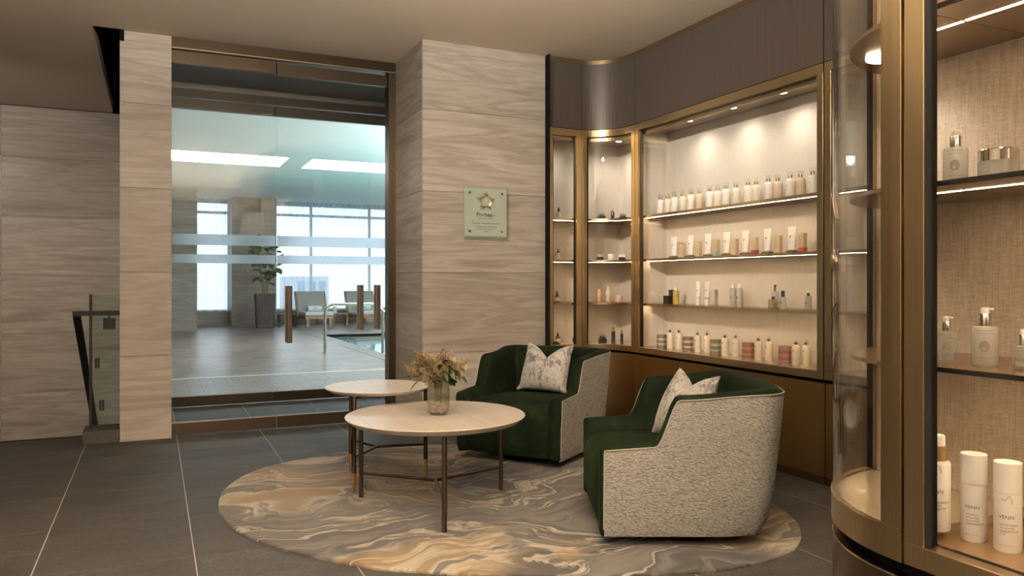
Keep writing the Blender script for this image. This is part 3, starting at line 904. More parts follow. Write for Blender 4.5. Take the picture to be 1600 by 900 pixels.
# ------------------------------------------------------------------ glass rail at the stair head
cbk = tag(obj("stone_curb", B((-0.475, -0.232, 6.50, 6.78, 0.0, 0.096)), 'tile', bev=0.004), "low dark stone curb at the foot of the glass stair rail", "curb")
gr = thing("glass_balustrade", "black steel and glass stair rail beside the left stone pier", "railing", (-0.35, 6.64, 0.096))
o_ = (-0.35, 6.64, 0.096)
obj("glass_pane", B((-0.425, -0.235, 6.640, 6.652, 0.097, 1.105)), 'glass_green', gr, origin=o_)
obj("post", B((-0.437, -0.418, 6.59, 6.61, 0.097, 1.105)), 'black_metal', gr, origin=o_)
obj("top_rail", B((-0.545, -0.234, 6.575, 6.615, 0.945, 0.980)), 'black_metal', gr, origin=o_, bev=0.003)
br = obj("bracket_plate", B((-0.345, -0.262, 6.60, 6.612, 0.84, 0.925)), 'black_metal', gr, origin=o_)
obj("bracket_stem", B((-0.31, -0.297, 6.588, 6.60, 0.90, 0.95)), 'black_metal', br, origin=o_)
for cx_, cz_ in ((-0.385, 0.585), (-0.355, 0.265)):
    obj("glass_clamp", B((cx_ - 0.016, cx_ - 0.004, 6.612, 6.66, cz_ - 0.037, cz_ + 0.037), (cx_ + 0.002, cx_ + 0.014, 6.612, 6.66, cz_ - 0.037, cz_ + 0.037)), 'black_metal', gr, origin=o_)
bm = bmesh.new()
y0, z0, y1, z1 = 6.60, 0.965, 9.55, -0.74
v = []
for yy, zz in ((y0, z0), (y1, z1)):
    v.append([bm.verts.new((-0.545 + dx, yy, zz + dz)) for dx, dz in ((0, -0.03), (0.05, -0.03), (0.05, 0.015), (0, 0.015))])
for k in range(4):
    bm.faces.new((v[0][k], v[0][(k + 1) % 4], v[1][(k + 1) % 4], v[1][k]))
bm.faces.new(v[0][::-1]); bm.faces.new(v[1])
obj("sloping_handrail", bm, 'black_metal', gr, origin=o_)

# ------------------------------------------------------------------ pool hall contents
PX0, PX1, PY0, PY1 = 3.47, 11.2, 10.8, 17.95
pool = struct(obj("pool_basin", B((PX0 - 0.1, PX1 + 0.1, PY0 - 0.1, PY1 + 0.1, -1.4, -1.3), (PX0 - 0.1, PX0, PY0, PY1, -1.3, -0.02), (PX1, PX1 + 0.1, PY0, PY1, -1.3, -0.02),
                                 (PX0 - 0.1, PX1 + 0.1, PY0 - 0.1, PY0, -1.3, -0.02), (PX0 - 0.1, PX1 + 0.1, PY1, PY1 + 0.1, -1.3, -0.02)), 'pool_tile'))
struct(obj("pool_coping", B((3.2, PX0, 10.4, 18.3, -0.1, 0.003), (PX0, 12, 10.4, PY0, -0.1, 0.003), (PX0, 12, PY1, 18.3, -0.1, 0.003), (PX1, 12, PY0, PY1, -0.1, 0.003)), 'coping'))
struct(obj("pool_edge_trim", B((3.185, 3.2, 10.44, 18.3, -0.05, 0.006)), 'steel'))
o = obj("pool_water", B((PX0, PX1, PY0, PY1, -0.06, -0.05)), 'water'); o["kind"] = "stuff"; o["label"] = "still turquoise water in the pool"
# grab rail
t = thing("pool_grab_rail", "bent stainless grab rail over the pool edge seen through the doors", "handrail", (2.6, 13.1, 0))
arc = [(0, 0, 0.0), (0, 0, 0.66)] + [(0.16 - 0.16 * cos(a), 0, 0.66 + 0.16 * sin(a)) for a in [pi / 2 * k / 6 for k in range(1, 7)]] + \
      [(0.80, 0, 0.82)] + [(0.80 + 0.14 * sin(a), 0, 0.82 - 0.14 * (1 - cos(a))) for a in [0.9 * k / 4 for k in range(1, 5)]] + [(1.3, 0, 0.42)]
obj("rail_tube", T(arc, 0.024, 12), 'steel', t, True)
obj("post", T([(0.985, 0, 0.69), (0.985, 0, -0.5)], 0.024, 12), 'steel', t, True)
obj("foot_flange", L([(0, 0), (0.055, 0), (0.055, 0.008), (0, 0.008)], 20), 'steel', t)
# planter and tree
t = thing("planter", "tall square taupe planter in front of the pool pier", "planter", (2.62, 21.0, 0))
bm = bmesh.new()
for z, s in ((0, 0.205), (0.88, 0.245)):
    pass
lo = [bm.verts.new((sx * 0.205, sy * 0.205, 0)) for sx, sy in ((-1, -1), (1, -1), (1, 1), (-1, 1))]
hi = [bm.verts.new((sx * 0.245, sy * 0.245, 0.88)) for sx, sy in ((-1, -1), (1, -1), (1, 1), (-1, 1))]
hi2 = [bm.verts.new((sx * 0.215, sy * 0.215, 0.88)) for sx, sy in ((-1, -1), (1, -1), (1, 1), (-1, 1))]
lo2 = [bm.verts.new((sx * 0.205, sy * 0.205, 0.80)) for sx, sy in ((-1, -1), (1, -1), (1, 1), (-1, 1))]
for r0, r1 in ((lo, hi), (hi, hi2), (hi2, lo2)):
    for k in range(4):
        bm.faces.new((r0[k], r0[(k + 1) % 4], r1[(k + 1) % 4], r1[k]))
bm.faces.new(lo[::-1])
obj("box", bm, 'planter', t)
obj("soil", B((-0.2, 0.2, -0.2, 0.2, 0.78, 0.82)), 'soil', t)
t = thing("potted_tree", "leafy green fig tree growing in the tall taupe planter", "plant", (2.62, 21.0, 0.82))
leafs = None
tops = []
for k in range(5):
    a = k * 1.35; r = 0.05
    tx, ty, tz = 0.26 * cos(a), 0.22 * sin(a), 0.75 + 0.15 * (k % 3)
    obj("trunk", T([(r * cos(a), r * sin(a), 0), (r * 1.6 * cos(a), r * 1.6 * sin(a), 0.35), (tx * 0.6, ty * 0.6, tz * 0.75), (tx, ty, tz + 0.25)], 0.016, 6, 0.007), 'stem', t, True)
    tops.append((tx, ty, tz))
def leaf_bm(l, w, n=4, droop=0.25, fold=0.15):
    bm = bmesh.new(); rows = []
    for i in range(n + 1):
        s = i / n; ww = w * (sin(pi * min(1, s * 0.94 + 0.03)) ** 0.75); z = -droop * l * s * s
        rows.append([bm.verts.new((s * l, -ww, z + fold * ww)), bm.verts.new((s * l, 0, z)), bm.verts.new((s * l, ww, z + fold * ww))])
    for a, b in zip(rows, rows[1:]):
        for k in range(2):
            bm.faces.new((a[k], b[k], b[k + 1], a[k + 1]))
    return bm
def place_leaf(src, parent, loc, yaw, pitch, s):
    o = src.copy(); COL.objects.link(o); o.parent = parent
    o.location = loc; o.rotation_euler = (rnd.uniform(-0.4, 0.4), pitch, yaw); o.scale = (s, s, s)
    return o
leafs = obj("leaf", leaf_bm(0.26, 0.075), 'leaf_plant', t, True)
leafs.location = (0.1, -0.1, 0.7)
for k in range(85):
    tx, ty, tz = tops[k % 5]
    s = rnd.random()
    place_leaf(leafs, t, (tx * (0.45 + 0.75 * s) + rnd.uniform(-0.10, 0.10), ty * (0.45 + 0.75 * s) + rnd.uniform(-0.10, 0.10), 0.34 + (tz - 0.02) * s + rnd.uniform(-0.05, 0.2)),
               rnd.uniform(0, 2 * pi), rnd.uniform(-0.9, 0.4), rnd.uniform(0.7, 1.15))
# loungers
def lounger(x, y, rz, label):
    t = thing("pool_lounger", label, "lounger", (x, y, 0), rz, "loungers by the pool")
    obj("seat_frame", B((-0.37, 0.37, 0, 0.06, 0.22, 0.30), (-0.37, -0.31, 0.06, 1.3, 0.22, 0.30), (0.31, 0.37, 0.06, 1.3, 0.22, 0.30), (-0.37, 0.37, 1.24, 1.3, 0.22, 0.30)), 'teak', t)
    for sx in (-1, 1):
        for yy in (0.02, 1.2):
            obj("leg", B((sx * 0.30 - 0.035, sx * 0.30 + 0.035, yy, yy + 0.07, 0, 0.22)), 'teak', t)
    for k in range(6):
        obj("slat", B((-0.31, 0.31, 0.08 + k * 0.1, 0.15 + k * 0.1, 0.27, 0.30)), 'teak', t)
    obj("seat_cushion", B((-0.38, 0.38, -0.03, 0.72, 0.30, 0.405)), 'pad', t, bev=0.03)
    bm = bmesh.new()
    quadbox(bm, -0.38, 0.38, 0, 0.07, 0, 0.66)
    bmesh.ops.rotate(bm, verts=bm.verts[:], cent=(0, 0, 0), matrix=Matrix.Rotation(radians(-24), 3, 'X'))
    bmesh.ops.translate(bm, verts=bm.verts[:], vec=(0, 0.62, 0.34))
    bk = obj("backrest", bm, 'sling', t, bev=0.015)
    bm = bmesh.new()
    for sx in (-1, 1):
        quadbox(bm, sx * 0.40 - 0.018, sx * 0.40 + 0.018, 0.02, 0.09, -0.1, 0.66)
    bmesh.ops.rotate(bm, verts=bm.verts[:], cent=(0, 0, 0), matrix=Matrix.Rotation(radians(-24), 3, 'X'))
    bmesh.ops.translate(bm, verts=bm.verts[:], vec=(0, 0.62, 0.34))
    obj("back_frame", bm, 'teak', bk)
    return t
lounger(3.97, 20.72, 0.10, "left pool lounger with teak frame, fully visible through the doors")
lounger(5.35, 20.85, 0.10, "right pool lounger, partly behind the bronze pull handles")
def towel(x, y, z, rz, label):
    t = thing("rolled_towel", label, "towel", (x, y, z), rz)
    bm = bmesh.new()
    tube(bm, [(-0.18, 0, 0.075), (0.18, 0, 0.075)], 0.075, 14)
    obj("roll", bm, 'towel', t, True)
    obj("emblem", B((-0.02, 0.02, -0.079, -0.073, 0.06, 0.095)), 'ink_grey', t)
towel(3.97 - 0.045, 20.72 + 0.48, 0.405, 0.10, "rolled white towel on the left pool lounger")
towel(5.35 - 0.045, 20.85 + 0.48, 0.405, 0.10, "rolled white towel on the right pool lounger")
def pool_table(x, y, label, m='teak'):
    t = thing("pool_side_table", label, "side table", (x, y, 0))
    obj("table_top", B((-0.22, 0.22, -0.2, 0.2, 0.30, 0.335)), m, t)
    for sx in (-1, 1):
        for sy in (-1, 1):
            obj("leg", B((sx * 0.19 - 0.02, sx * 0.19 + 0.02, sy * 0.17 - 0.02, sy * 0.17 + 0.02, 0, 0.30)), m, t)
pool_table(4.62, 21.4, "small teak side table between the two pool loungers")
pool_table(3.22, 21.35, "small dark side table left of the left pool lounger", 'planter')
def lantern(x, y, label):
    t = thing("candle_lantern", label, "lantern", (x, y, 0.335))
    obj("body", L([(0, 0), (0.055, 0), (0.058, 0.15), (0.05, 0.17), (0, 0.17)], 14), 'candle', t, True)
    obj("rim", L([(0.05, 0.17), (0.06, 0.17), (0.06, 0.18), (0.05, 0.18), (0.05, 0.17)], 14), 'ivory', t)
lantern(4.50, 21.35, "cream candle lantern on the table between the loungers")
lantern(3.30, 21.3, "cream candle lantern on the dark table by the pier")

# ------------------------------------------------------------------ display cabinets of the right wall
ZT, ZB = 2.487, 0.622
SHELF_Z = (1.738, 1.383, 1.022)
DECK_Z = 0.668
FLAT = [(2.975, 5.745), (3.30, 5.745)]
CURVE = [(3.30 + 0.28 * sin(a), 5.365 + 0.38 * cos(a)) for a in [pi / 2 * k / 20 for k in range(21)]]
LONG = [(3.58, 5.365), (3.58, 3.39)]
BAY2 = [(3.58, 3.385), (3.58, 1.75)]
def spot_down(t, x, y, z, watts, label_name="downlight", size=1.9):
    org = t.location
    bm = bmesh.new(); lathe(bm, [(0.028, -0.006), (0.036, -0.006), (0.036, 0.0), (0.028, 0.0), (0.028, -0.006)], 20, (x, y, z))
    d = obj("downlight", bm, 'chrome', t, True, origin=org)
    bm = bmesh.new(); lathe(bm, [(0, -0.003), (0.028, -0.003), (0.028, -0.001), (0, -0.001)], 20, (x, y, z))
    obj("lens", bm, 'lamp_face', d, origin=org)
    lamp("downlight_lamp", 'SPOT', (x, y, z - 0.012), watts, WARM, (0, 0, 0), 0.03, None, radians(150), 1.0)
def cabinet(name_label, face, side, back_d, spots, base_splits, led='led_far', org=None, shelves=True, ends=(True, True), square_back=None, spot_w=1.0, led_segs=None):
    org = org or (face[0][0], face[0][1], 0)
    t = thing("display_cabinet", name_label, "cabinet", org)
    Lf = path_len(face)
    P = lambda n, bm, m, par=None, **k: obj(n, bm, m, par or t, origin=org, **k)
    # upper panels and crown
    P("upper_panel", strip(bmesh.new(), sub(face, 0.002, Lf - 0.002), side, 0.0, 0.02, ZT + 0.004, 3.045), 'wood')
    P("crown_strip", strip(bmesh.new(), face, side, -0.004, 0.02, 3.045, 3.079), 'brass')
    # door: four frame members and the glass
    fr = P("door_frame", strip(bmesh.new(), sub(face, 0.002, Lf - 0.002), side, 0, 0.035, ZB, ZB + 0.046), 'brass', bev=0.0015)
    P("top_rail", strip(bmesh.new(), sub(face, 0.002, Lf - 0.002), side, 0, 0.035, ZT - 0.055, ZT), 'brass', fr)
    P("stile", strip(bmesh.new(), sub(face, 0.002, 0.050), side, 0, 0.035, ZB + 0.046, ZT - 0.055), 'brass', fr, bev=0.0015)
    P("stile", strip(bmesh.new(), sub(face, Lf - 0.050, Lf - 0.002), side, 0, 0.035, ZB + 0.046, ZT - 0.055), 'brass', fr, bev=0.0015)
    P("seal", strip(strip(bmesh.new(), sub(face, 0.050, 0.066), side, 0.024, 0.04, ZB + 0.046, ZT - 0.055), sub(face, Lf - 0.058, Lf - 0.050), side, 0.024, 0.04, ZB + 0.046, ZT - 0.055), 'black', fr)
    P("glass_pane", strip(bmesh.new(), sub(face, 0.045, Lf - 0.045), side, 0.016, 0.021, ZB + 0.04, ZT - 0.05), 'glass', fr)
    P("header", strip(bmesh.new(), sub(face, 0.03, Lf - 0.03), side, 0.050, 0.060, ZT - 0.087, ZT), 'brass')
    # carcass
    if square_back is None:
        P("back_panel", strip(bmesh.new(), face, side, back_d, back_d + 0.02, 0.05, ZT), 'cream')
        P("soffit", strip(bmesh.new(), face, side, 0.060, back_d, ZT - 0.052, ZT - 0.03), 'cab_top')
        P("deck", strip(bmesh.new(), face, side, 0.04, back_d, DECK_Z - 0.03, DECK_Z), 'deck_pale')
    else:
        square_back(P)
    if ends[0]:
        P("side_panel", strip(bmesh.new(), sub(face, 0.0, 0.012), side, 0.04, back_d, 0.05, ZT - 0.03), 'cream')
    if ends[1]:
        P("side_panel", strip(bmesh.new(), sub(face, Lf - 0.012, Lf), side, 0.04, back_d, 0.05, ZT - 0.03), 'cream')
    if shelves and square_back is None:
        for k, z in enumerate(SHELF_Z):
            f = sub(face, 0.02, Lf - 0.014)
            s = P("shelf", strip(bmesh.new(), f, side, 0.052, back_d - 0.002, z - 0.018, z), 'shelf', bev=0.001)
            P("shelf_lip", strip(bmesh.new(), f, side, 0.046, 0.052, z - 0.0185, z + 0.0005), 'edge_gold', s)
            for a, b in (led_segs or ((0.03, Lf - 0.03),)):
                P("light_strip", strip(bmesh.new(), sub(face, a, b), side, 0.0930, 0.0952, z - 0.0183, z - 0.0178), led, s)
    for x, y in spots:
        spot_down(t, x, y, ZT - 0.053, DOWNLIGHT_W * spot_w)
    # base
    P("base_carcass", strip(bmesh.new(), face, side, 0.03, 0.06, 0.0, ZB - 0.001), 'black')
    for a, b in zip(base_splits, base_splits[1:]):
        P("base_door", strip(bmesh.new(), sub(face, a * Lf + 0.0012, b * Lf - 0.0012), side, 0.012, 0.03, 0.047, 0.598), 'brass_dark', bev=0.001)
    P("plinth", strip(bmesh.new(), face, side, 0.008, 0.03, 0.0, 0.045), 'plinth')
    return t
cabinet("long lit cabinet with three shelves of white bottles and bronze base doors", LONG, 1, 0.31,
        [(3.722, on_x(px, 3.722)) for px in (1077, 1145, 1223)], [0, 0.2405, 0.484, 0.73, 1.0], spot_w=0.9)
cabinet("lit cabinet bay right of the long cabinet, half hidden by the curved glass", BAY2, 1, 0.31, [(3.72, 3.0), (3.72, 2.4)], [0, 0.33, 0.66, 1.0], spot_w=0.6)
# corner: narrow flat bay and concave bay share a square recess behind
XB, YB = 3.885, 6.06
def corner_back_flat(P):
    P("back_panel", B((2.975, 3.30, YB, YB + 0.02, 0.05, ZT)), 'cream')
    P("soffit", B((2.98, 3.30, 5.806, YB, ZT - 0.052, ZT - 0.03)), 'cab_top')
    P("deck", B((2.98, 3.30, 5.785, YB, DECK_Z - 0.03, DECK_Z)), 'deck_pale')
    for z in SHELF_Z:
        s = P("shelf", B((2.99, 3.295, 5.797, YB - 0.002, z - 0.018, z)), 'shelf', bev=0.001)
        P("shelf_lip", B((2.99, 3.295, 5.791, 5.797, z - 0.0185, z + 0.0005)), 'edge_gold', s)
        P("light_strip", B((3.0, 3.285, 5.8390, 5.8412, z - 0.0183, z - 0.0178)), 'led_far', s)
cabinet("narrow flat lit cabinet with single dropper bottles beside the stone pier", FLAT, 1, 0.31, [(on_y(870, 5.88), 5.88)], [0, 1.0], ends=(True, False), square_back=corner_back_flat, spot_w=0.6)
def corner_back_curve(P):
    def plate(d, z0, z1):
        f = CURVE; n = len(f); pts = []
        for i in range(n):
            a = Vector(f[max(i - 1, 0)]); b = Vector(f[min(i + 1, n - 1)]); dd = (b - a).normalized()
            nn = Vector((-dd.y, dd.x)); q = Vector(f[i]) + nn * d
            pts.append((q.x, q.y))
        poly = [(3.302, pts[0][1])] + pts[1:-1] + [(pts[-1][0], 5.379), (XB - 0.002, 5.379), (XB - 0.002, YB - 0.002), (3.302, YB - 0.002)]
        return prism(bmesh.new(), poly, z0, z1), pts
    P("back_panel", B((3.301, XB + 0.02, YB, YB + 0.02, 0.05, ZT)), 'cream')
    P("side_panel", B((XB, XB + 0.02, 5.367, YB, 0.05, ZT)), 'cream')
    P("side_panel", B((3.625, XB, 5.367, 5.377, 0.05, ZT - 0.03)), 'cream')
    P("soffit", plate(0.061, ZT - 0.052, ZT - 0.03)[0], 'cab_top')
    P("deck", plate(0.04, DECK_Z - 0.03, DECK_Z)[0], 'deck_pale')
    for z in SHELF_Z:
        bm, pts = plate(0.052, z - 0.018, z)
        s = P("shelf", bm, 'shelf')
        P("shelf_lip", strip(bmesh.new(), CURVE, 1, 0.046, 0.052, z - 0.0185, z + 0.0005), 'edge_gold', s)
        P("light_strip", strip(bmesh.new(), sub(CURVE, 0.03, path_len(CURVE) - 0.03), 1, 0.0930, 0.0952, z - 0.0183, z - 0.0178), 'led_far', s)
cabinet("concave corner lit cabinet with curved brass doors and dark little bottles", CURVE, 1, 0.31, [(on_y(967, 5.80), 5.80)], [0, 1.0], ends=(False, False), square_back=corner_back_curve, spot_w=1.1)
struct(obj("trim_5", B((2.963, 2.974, 5.70, 5.80, 0, 3.079)), 'black'))

# ------------------------------------------------------------------ near cabinets: convex end and flat display
NX, NY, NR = 1.395, 1.115, 0.42
CONV = [(NX + NR - NR * sin(a), NY + NR * cos(a)) for a in [pi / 2 * k / 28 for k in range(29)]]     # from the back panel round to the flat face
NFLAT = [(NX, NY - 0.003), (NX, -1.25)]
NB = 0.405                                                                                     # depth to the linen back panel
org = (NX + 0.2, NY + 0.2, 0)
t = thing("curved_display_cabinet", "rounded glass end cabinet with brass frame beside the near display", "cabinet", org)
P = lambda n, bm, m, par=None, **k: obj(n, bm, m, par or t, origin=org, **k)
LC = path_len(CONV)
ZF0, ZF1 = 0.622, 0.690
fr = P("door_frame", strip(bmesh.new(), sub(CONV, 0, LC - 0.001), 1, 0, 0.010, ZF0, ZF1), 'brass', smooth=True)
P("stile", strip(bmesh.new(), sub(CONV, LC - 0.055, LC - 0.002), 1, 0, 0.035, ZF1, ZT - 0.055), 'brass', fr, bev=0.0015)
P("top_rail", strip(bmesh.new(), sub(CONV, 0, LC - 0.002), 1, 0, 0.035, ZT - 0.055, ZT), 'brass', fr, smooth=True)
P("glass_pane", strip(bmesh.new(), sub(CONV, 0.0, LC - 0.045), 1, 0.003, 0.009, ZF1 - 0.004, ZT - 0.05), 'glass_curved', fr, smooth=True)
P("rim_line", strip(bmesh.new(), sub(CONV, 0, LC - 0.055), 1, -0.0015, 0.003, ZF1 - 0.003, ZF1 + 0.001), 'edge_gold', fr, smooth=True)
def quarter(r, z0, z1, seg=24):
    c = (NX + NR, NY)
    poly = [(c[0] - r * sin(pi / 2 * k / seg), c[1] + r * cos(pi / 2 * k / seg)) for k in range(seg + 1)]
    poly += [(c[0] - r, NY - 0.004), (c[0] - 0.012, NY - 0.004)]
    poly += [(c[0] - 0.012, poly[0][1])] if r > 0.02 else []
    poly[0] = (c[0] - 0.014, poly[0][1])
    return prism(bmesh.new(), poly[:-1], z0, z1)
P("deck", quarter(NR - 0.0115, 0.64, 0.685), 'deck_pale')
for z in (1.768, 1.405, 1.025):
    s = P("shelf", quarter(NR - 0.042, z - 0.009, z), 'shelf')
    P("light_strip", B((NX + 0.1812, NX + 0.1888, NY - 0.003, NY + 0.13, z - 0.0095, z - 0.0088)), 'led_near', s)
x_, y_ = on_z(1384, 100, 1.740)
bm = bmesh.new(); lathe(bm, [(0.022, -0.006), (0.046, -0.006), (0.046, 0.0), (0.022, 0.0), (0.022, -0.006)], 28, (x_, y_, 1.7585))
pk = P("puck_light", bm, 'lamp_face', smooth=True)
lamp("puck_light_lamp", 'SPOT', (x_, y_, 1.744), 3.5, WARM2, (0, 0, 0), 0.03, None, radians(140), 0.8)
P("back_panel", B((NX + NR - 0.012, NX + NR + 0.01, NY - 0.004, NY + NR - 0.016, 0.05, ZT)), 'linen')
P("corner_post", B((NX + NR - 0.03, NX + NR + 0.012, NY + NR - 0.016, NY + NR + 0.002, ZF1, ZT)), 'brass')
P("post_seal", B((NX + NR - 0.032, NX + NR - 0.03, NY + NR - 0.018, NY + NR + 0.0, ZF1, ZT)), 'black')
P("soffit", quarter(NR - 0.038, ZT - 0.05, ZT - 0.03), 'cab_top')
P("upper_panel", strip(bmesh.new(), CONV, 1, 0, 0.02, ZT + 0.004, 3.079), 'wood', smooth=True)
P("base_carcass", strip(bmesh.new(), CONV, 1, 0.035, 0.06, 0, ZF0 - 0.001), 'black')
P("base_panel", strip(bmesh.new(), sub(CONV, 0, LC - 0.002), 1, 0.004, 0.035, 0.047, 0.590), 'near_base', smooth=True)
P("base_rim", strip(bmesh.new(), sub(CONV, 0, LC - 0.002), 1, 0.0025, 0.0045, 0.587, 0.591), 'edge_gold', smooth=True)
P("plinth", strip(bmesh.new(), CONV, 1, 0.012, 0.035, 0, 0.045), 'plinth')

org = (NX, 0.0, 0)
t2 = thing("display_cabinet", "near flat display cabinet with bronze frame and skin care bottles, cut by the right edge", "cabinet", org)
P = lambda n, bm, m, par=None, **k: obj(n, bm, m, par or t2, origin=org, **k)
LN = path_len(NFLAT)
fr = P("door_frame", strip(bmesh.new(), sub(NFLAT, 0.002, LN), 1, 0, 0.035, ZB, ZB + 0.046), 'brass', bev=0.0015)
P("stile", strip(bmesh.new(), sub(NFLAT, 0.002, 0.047), 1, 0, 0.035, ZB + 0.046, ZT - 0.055), 'brass', fr, bev=0.0015)
P("stile", strip(bmesh.new(), sub(NFLAT, 1.20, 1.245), 1, 0, 0.035, ZB + 0.046, ZT - 0.055), 'brass', fr, bev=0.0015)
P("top_rail", strip(bmesh.new(), sub(NFLAT, 0.002, LN), 1, 0, 0.035, ZT - 0.055, ZT), 'brass', fr)
P("seal", B((NX + 0.002, NX + 0.036, NY - 0.053, NY - 0.0502, ZB + 0.046, ZT - 0.055), (NX + 0.036, NX + 0.049, -1.2, NY - 0.062, ZB + 0.040, ZB + 0.0455)), 'black', fr)
P("glass_pane", strip(bmesh.new(), sub(NFLAT, 0.045, LN - 0.02), 1, 0.018, 0.023, ZB + 0.04, ZT - 0.05), 'glass', fr)
P("back_panel", B((NX + NB, NX + NB + 0.012, -1.25, NY - 0.005, 0.05, ZT)), 'linen')
P("deck", B((NX + 0.05, NX + NB, -1.25, NY - 0.006, DECK_Z - 0.03, DECK_Z)), 'deck')
P("soffit", B((NX + 0.04, NX + NB, -1.25, NY - 0.005, ZT - 0.052, ZT - 0.03)), 'cab_top')
for z in (1.768, 1.405, 1.025):
    s = P("shelf", B((NX + 0.065, NX + 0.180, -1.22, NY - 0.006, z - 0.009, z)), 'shelf', bev=0.0008)
    P("rear_board", B((NX + 0.190, NX + NB - 0.001, -1.22, NY - 0.006, z - 0.009, z), (NX + 0.18, NX + 0.19, -1.22, NY - 0.006, z - 0.004, z)), 'shelf', s)
    P("shelf_lip", B((NX + 0.060, NX + 0.0648, -1.22, NY - 0.006, z - 0.0095, z + 0.0005)), 'black_metal', s)
    P("light_strip", B((NX + 0.1812, NX + 0.1888, -1.2, NY - 0.01, z - 0.0095, z - 0.0075)), 'led_near', s)
P("upper_panel", strip(bmesh.new(), NFLAT, 1, 0, 0.02, ZT + 0.004, 3.079), 'wood')
P("base_carcass", strip(bmesh.new(), NFLAT, 1, 0.03, 0.06, 0, ZB - 0.001), 'black')
for a, b in ((0.002, 0.78), (0.782, 1.56), (1.562, LN)):
    P("base_door", strip(bmesh.new(), sub(NFLAT, a, b), 1, 0.012, 0.03, 0.047, 0.592), 'near_base', bev=0.001)
P("plinth", strip(bmesh.new(), NFLAT, 1, 0.012, 0.03, 0, 0.045), 'plinth')
struct(obj("wall_right_return", B((NX + NR + 0.013, 3.9, NY + NR - 0.10, NY + NR - 0.0, 0, 3.079)), 'wood'))

# ------------------------------------------------------------------ goods on the shelves
ORD = ["leftmost", "second from left", "third from left", "fourth from left", "fifth from left", "sixth from left", "seventh from left", "eighth from left", "ninth from left",
       "tenth from left", "eleventh from left", "twelfth from left", "thirteenth from left", "fourteenth from left", "fifteenth from left", "sixteenth from left", "rightmost"]
def od(i, n):
    return "rightmost" if i == n - 1 and n > 1 else ORD[i]
XF, XR = 3.755, 3.80                # front and rear rows on the long cabinet's shelves
# --- pump lotion bottles, top shelf
def pump_bottle(body, h=0.132, r=0.032):
    t = thing("lotion_bottle", "", "bottle")
    obj("body", L([(0, 0), (r * 0.96, 0), (r, 0.004), (r, h * 0.80), (r * 0.94, h * 0.89), (r * 0.70, h * 0.965), (r * 0.40, h), (0, h)], 20), body, t, True)
    obj("collar", L([(0, h), (r * 0.42, h), (r * 0.42, h + 0.022), (0, h + 0.022)], 16), 'chrome', t, True)
    obj("overcap", L([(r * 0.62, h * 0.985), (r * 0.62, h + 0.042), (0, h + 0.045)], 16), 'overcap', t, True)
    obj("emblem", B((-r - 0.0006, -r + 0.004, -0.0035, 0.0035, h * 0.60, h * 0.655)), 'ink_tan', t)
    return t
xs_ = [1032, 1043.5, 1053.8, 1067, 1079.8, 1092.8, 1108.8, 1121.4, 1134.5, 1150, 1169, 1181.8, 1200.8, 1215.3, 1235, 1251, 1270.4]
src = {}
for i, px in enumerate(xs_):
    front = i % 2 == 0
    kind = 'white' if front else ('peach' if i in (5, 13, 15) else 'ivory')
    X = XF if front else XF + 0.025
    loc = (X, on_x(px, X), SHELF_Z[0])
    lab = f"{'white' if front else 'peach' if kind == 'peach' else 'ivory'} pump lotion bottle, {od(i, 17)} on the long cabinet's top shelf"
    if kind not in src:
        src[kind] = pump_bottle(kind); o = src[kind]; o.location = loc; o["label"] = lab; o["group"] = "pump bottles on the long cabinet's top shelf"
    else:
        dup(src[kind], loc, 0, lab)
# --- tubes and cartons, second shelf
def cream_tube(h=0.176, w=0.036, body='white', cap='grey_cap'):
    t = thing("cream_tube", "", "tube")
    bm = bmesh.new(); rows = []
    for i in range(7):
        s = i / 6; z = 0.024 + (h - 0.024) * s
        a = w * 0.82 + w * 0.20 * s; b = w * 0.62 * (1 - s) ** 0.8 + 0.0012
        rows.append([bm.verts.new((b * sin(k * 2 * pi / 16), a * cos(k * 2 * pi / 16), z)) for k in range(16)])
    for a, b in zip(rows, rows[1:]):
        for k in range(16):
            bm.faces.new((a[k], a[(k + 1) % 16], b[(k + 1) % 16], b[k]))
    bm.faces.new(rows[0][::-1]); bm.faces.new(rows[-1])
    obj("body", bm, body, t, True)
    obj("cap", L([(0, 0), (w * 0.70, 0), (w * 0.72, 0.024), (0, 0.024)], 16, (0, 0, 0), 0.85, 1.0), cap, t, True)
    obj("emblem", B((-w * 0.52, -w * 0.2, -0.003, 0.003, h * 0.60, h * 0.645)), 'ink_grey', t)
    return t
tx = [1053, 1079, 1106.4, 1135.4, 1165, 1199, 1237.5]
src_t = cream_tube(); src_d = None
for i, px in enumerate(tx):
    loc = (XF + 0.02, on_x(px, XF + 0.02), SHELF_Z[1])
    lab = f"white cream tube standing on a dark base, {od(i, 7)} tube on the long cabinet's second shelf"
    lab = f"upright white cream tube, {od(i, 7)} of seven on the long cabinet's second shelf"
    if i == 0:
        src_t.location = loc; src_t["label"] = lab; src_t["group"] = "cream tubes on the second shelf"
    else:
        dup(src_t, loc, 0, lab)
    o = obj("card_stand", B((-0.022, 0.022, -0.034, 0.034, 0, 0.016)), 'brown_card', bev=0.001)
    X = XF - 0.035
    o.location = (X, on_x(px + (-1 if i < 2 else 0), X) , SHELF_Z[1])
    tag(o, f"low brown card stand, {od(i, 7)} of seven in front of the white tubes", "stand", "card stands on the second shelf")
cx = [1065.8, 1091.5, 1119, 1148.6, 1179.5, 1216.6, 1254.3]
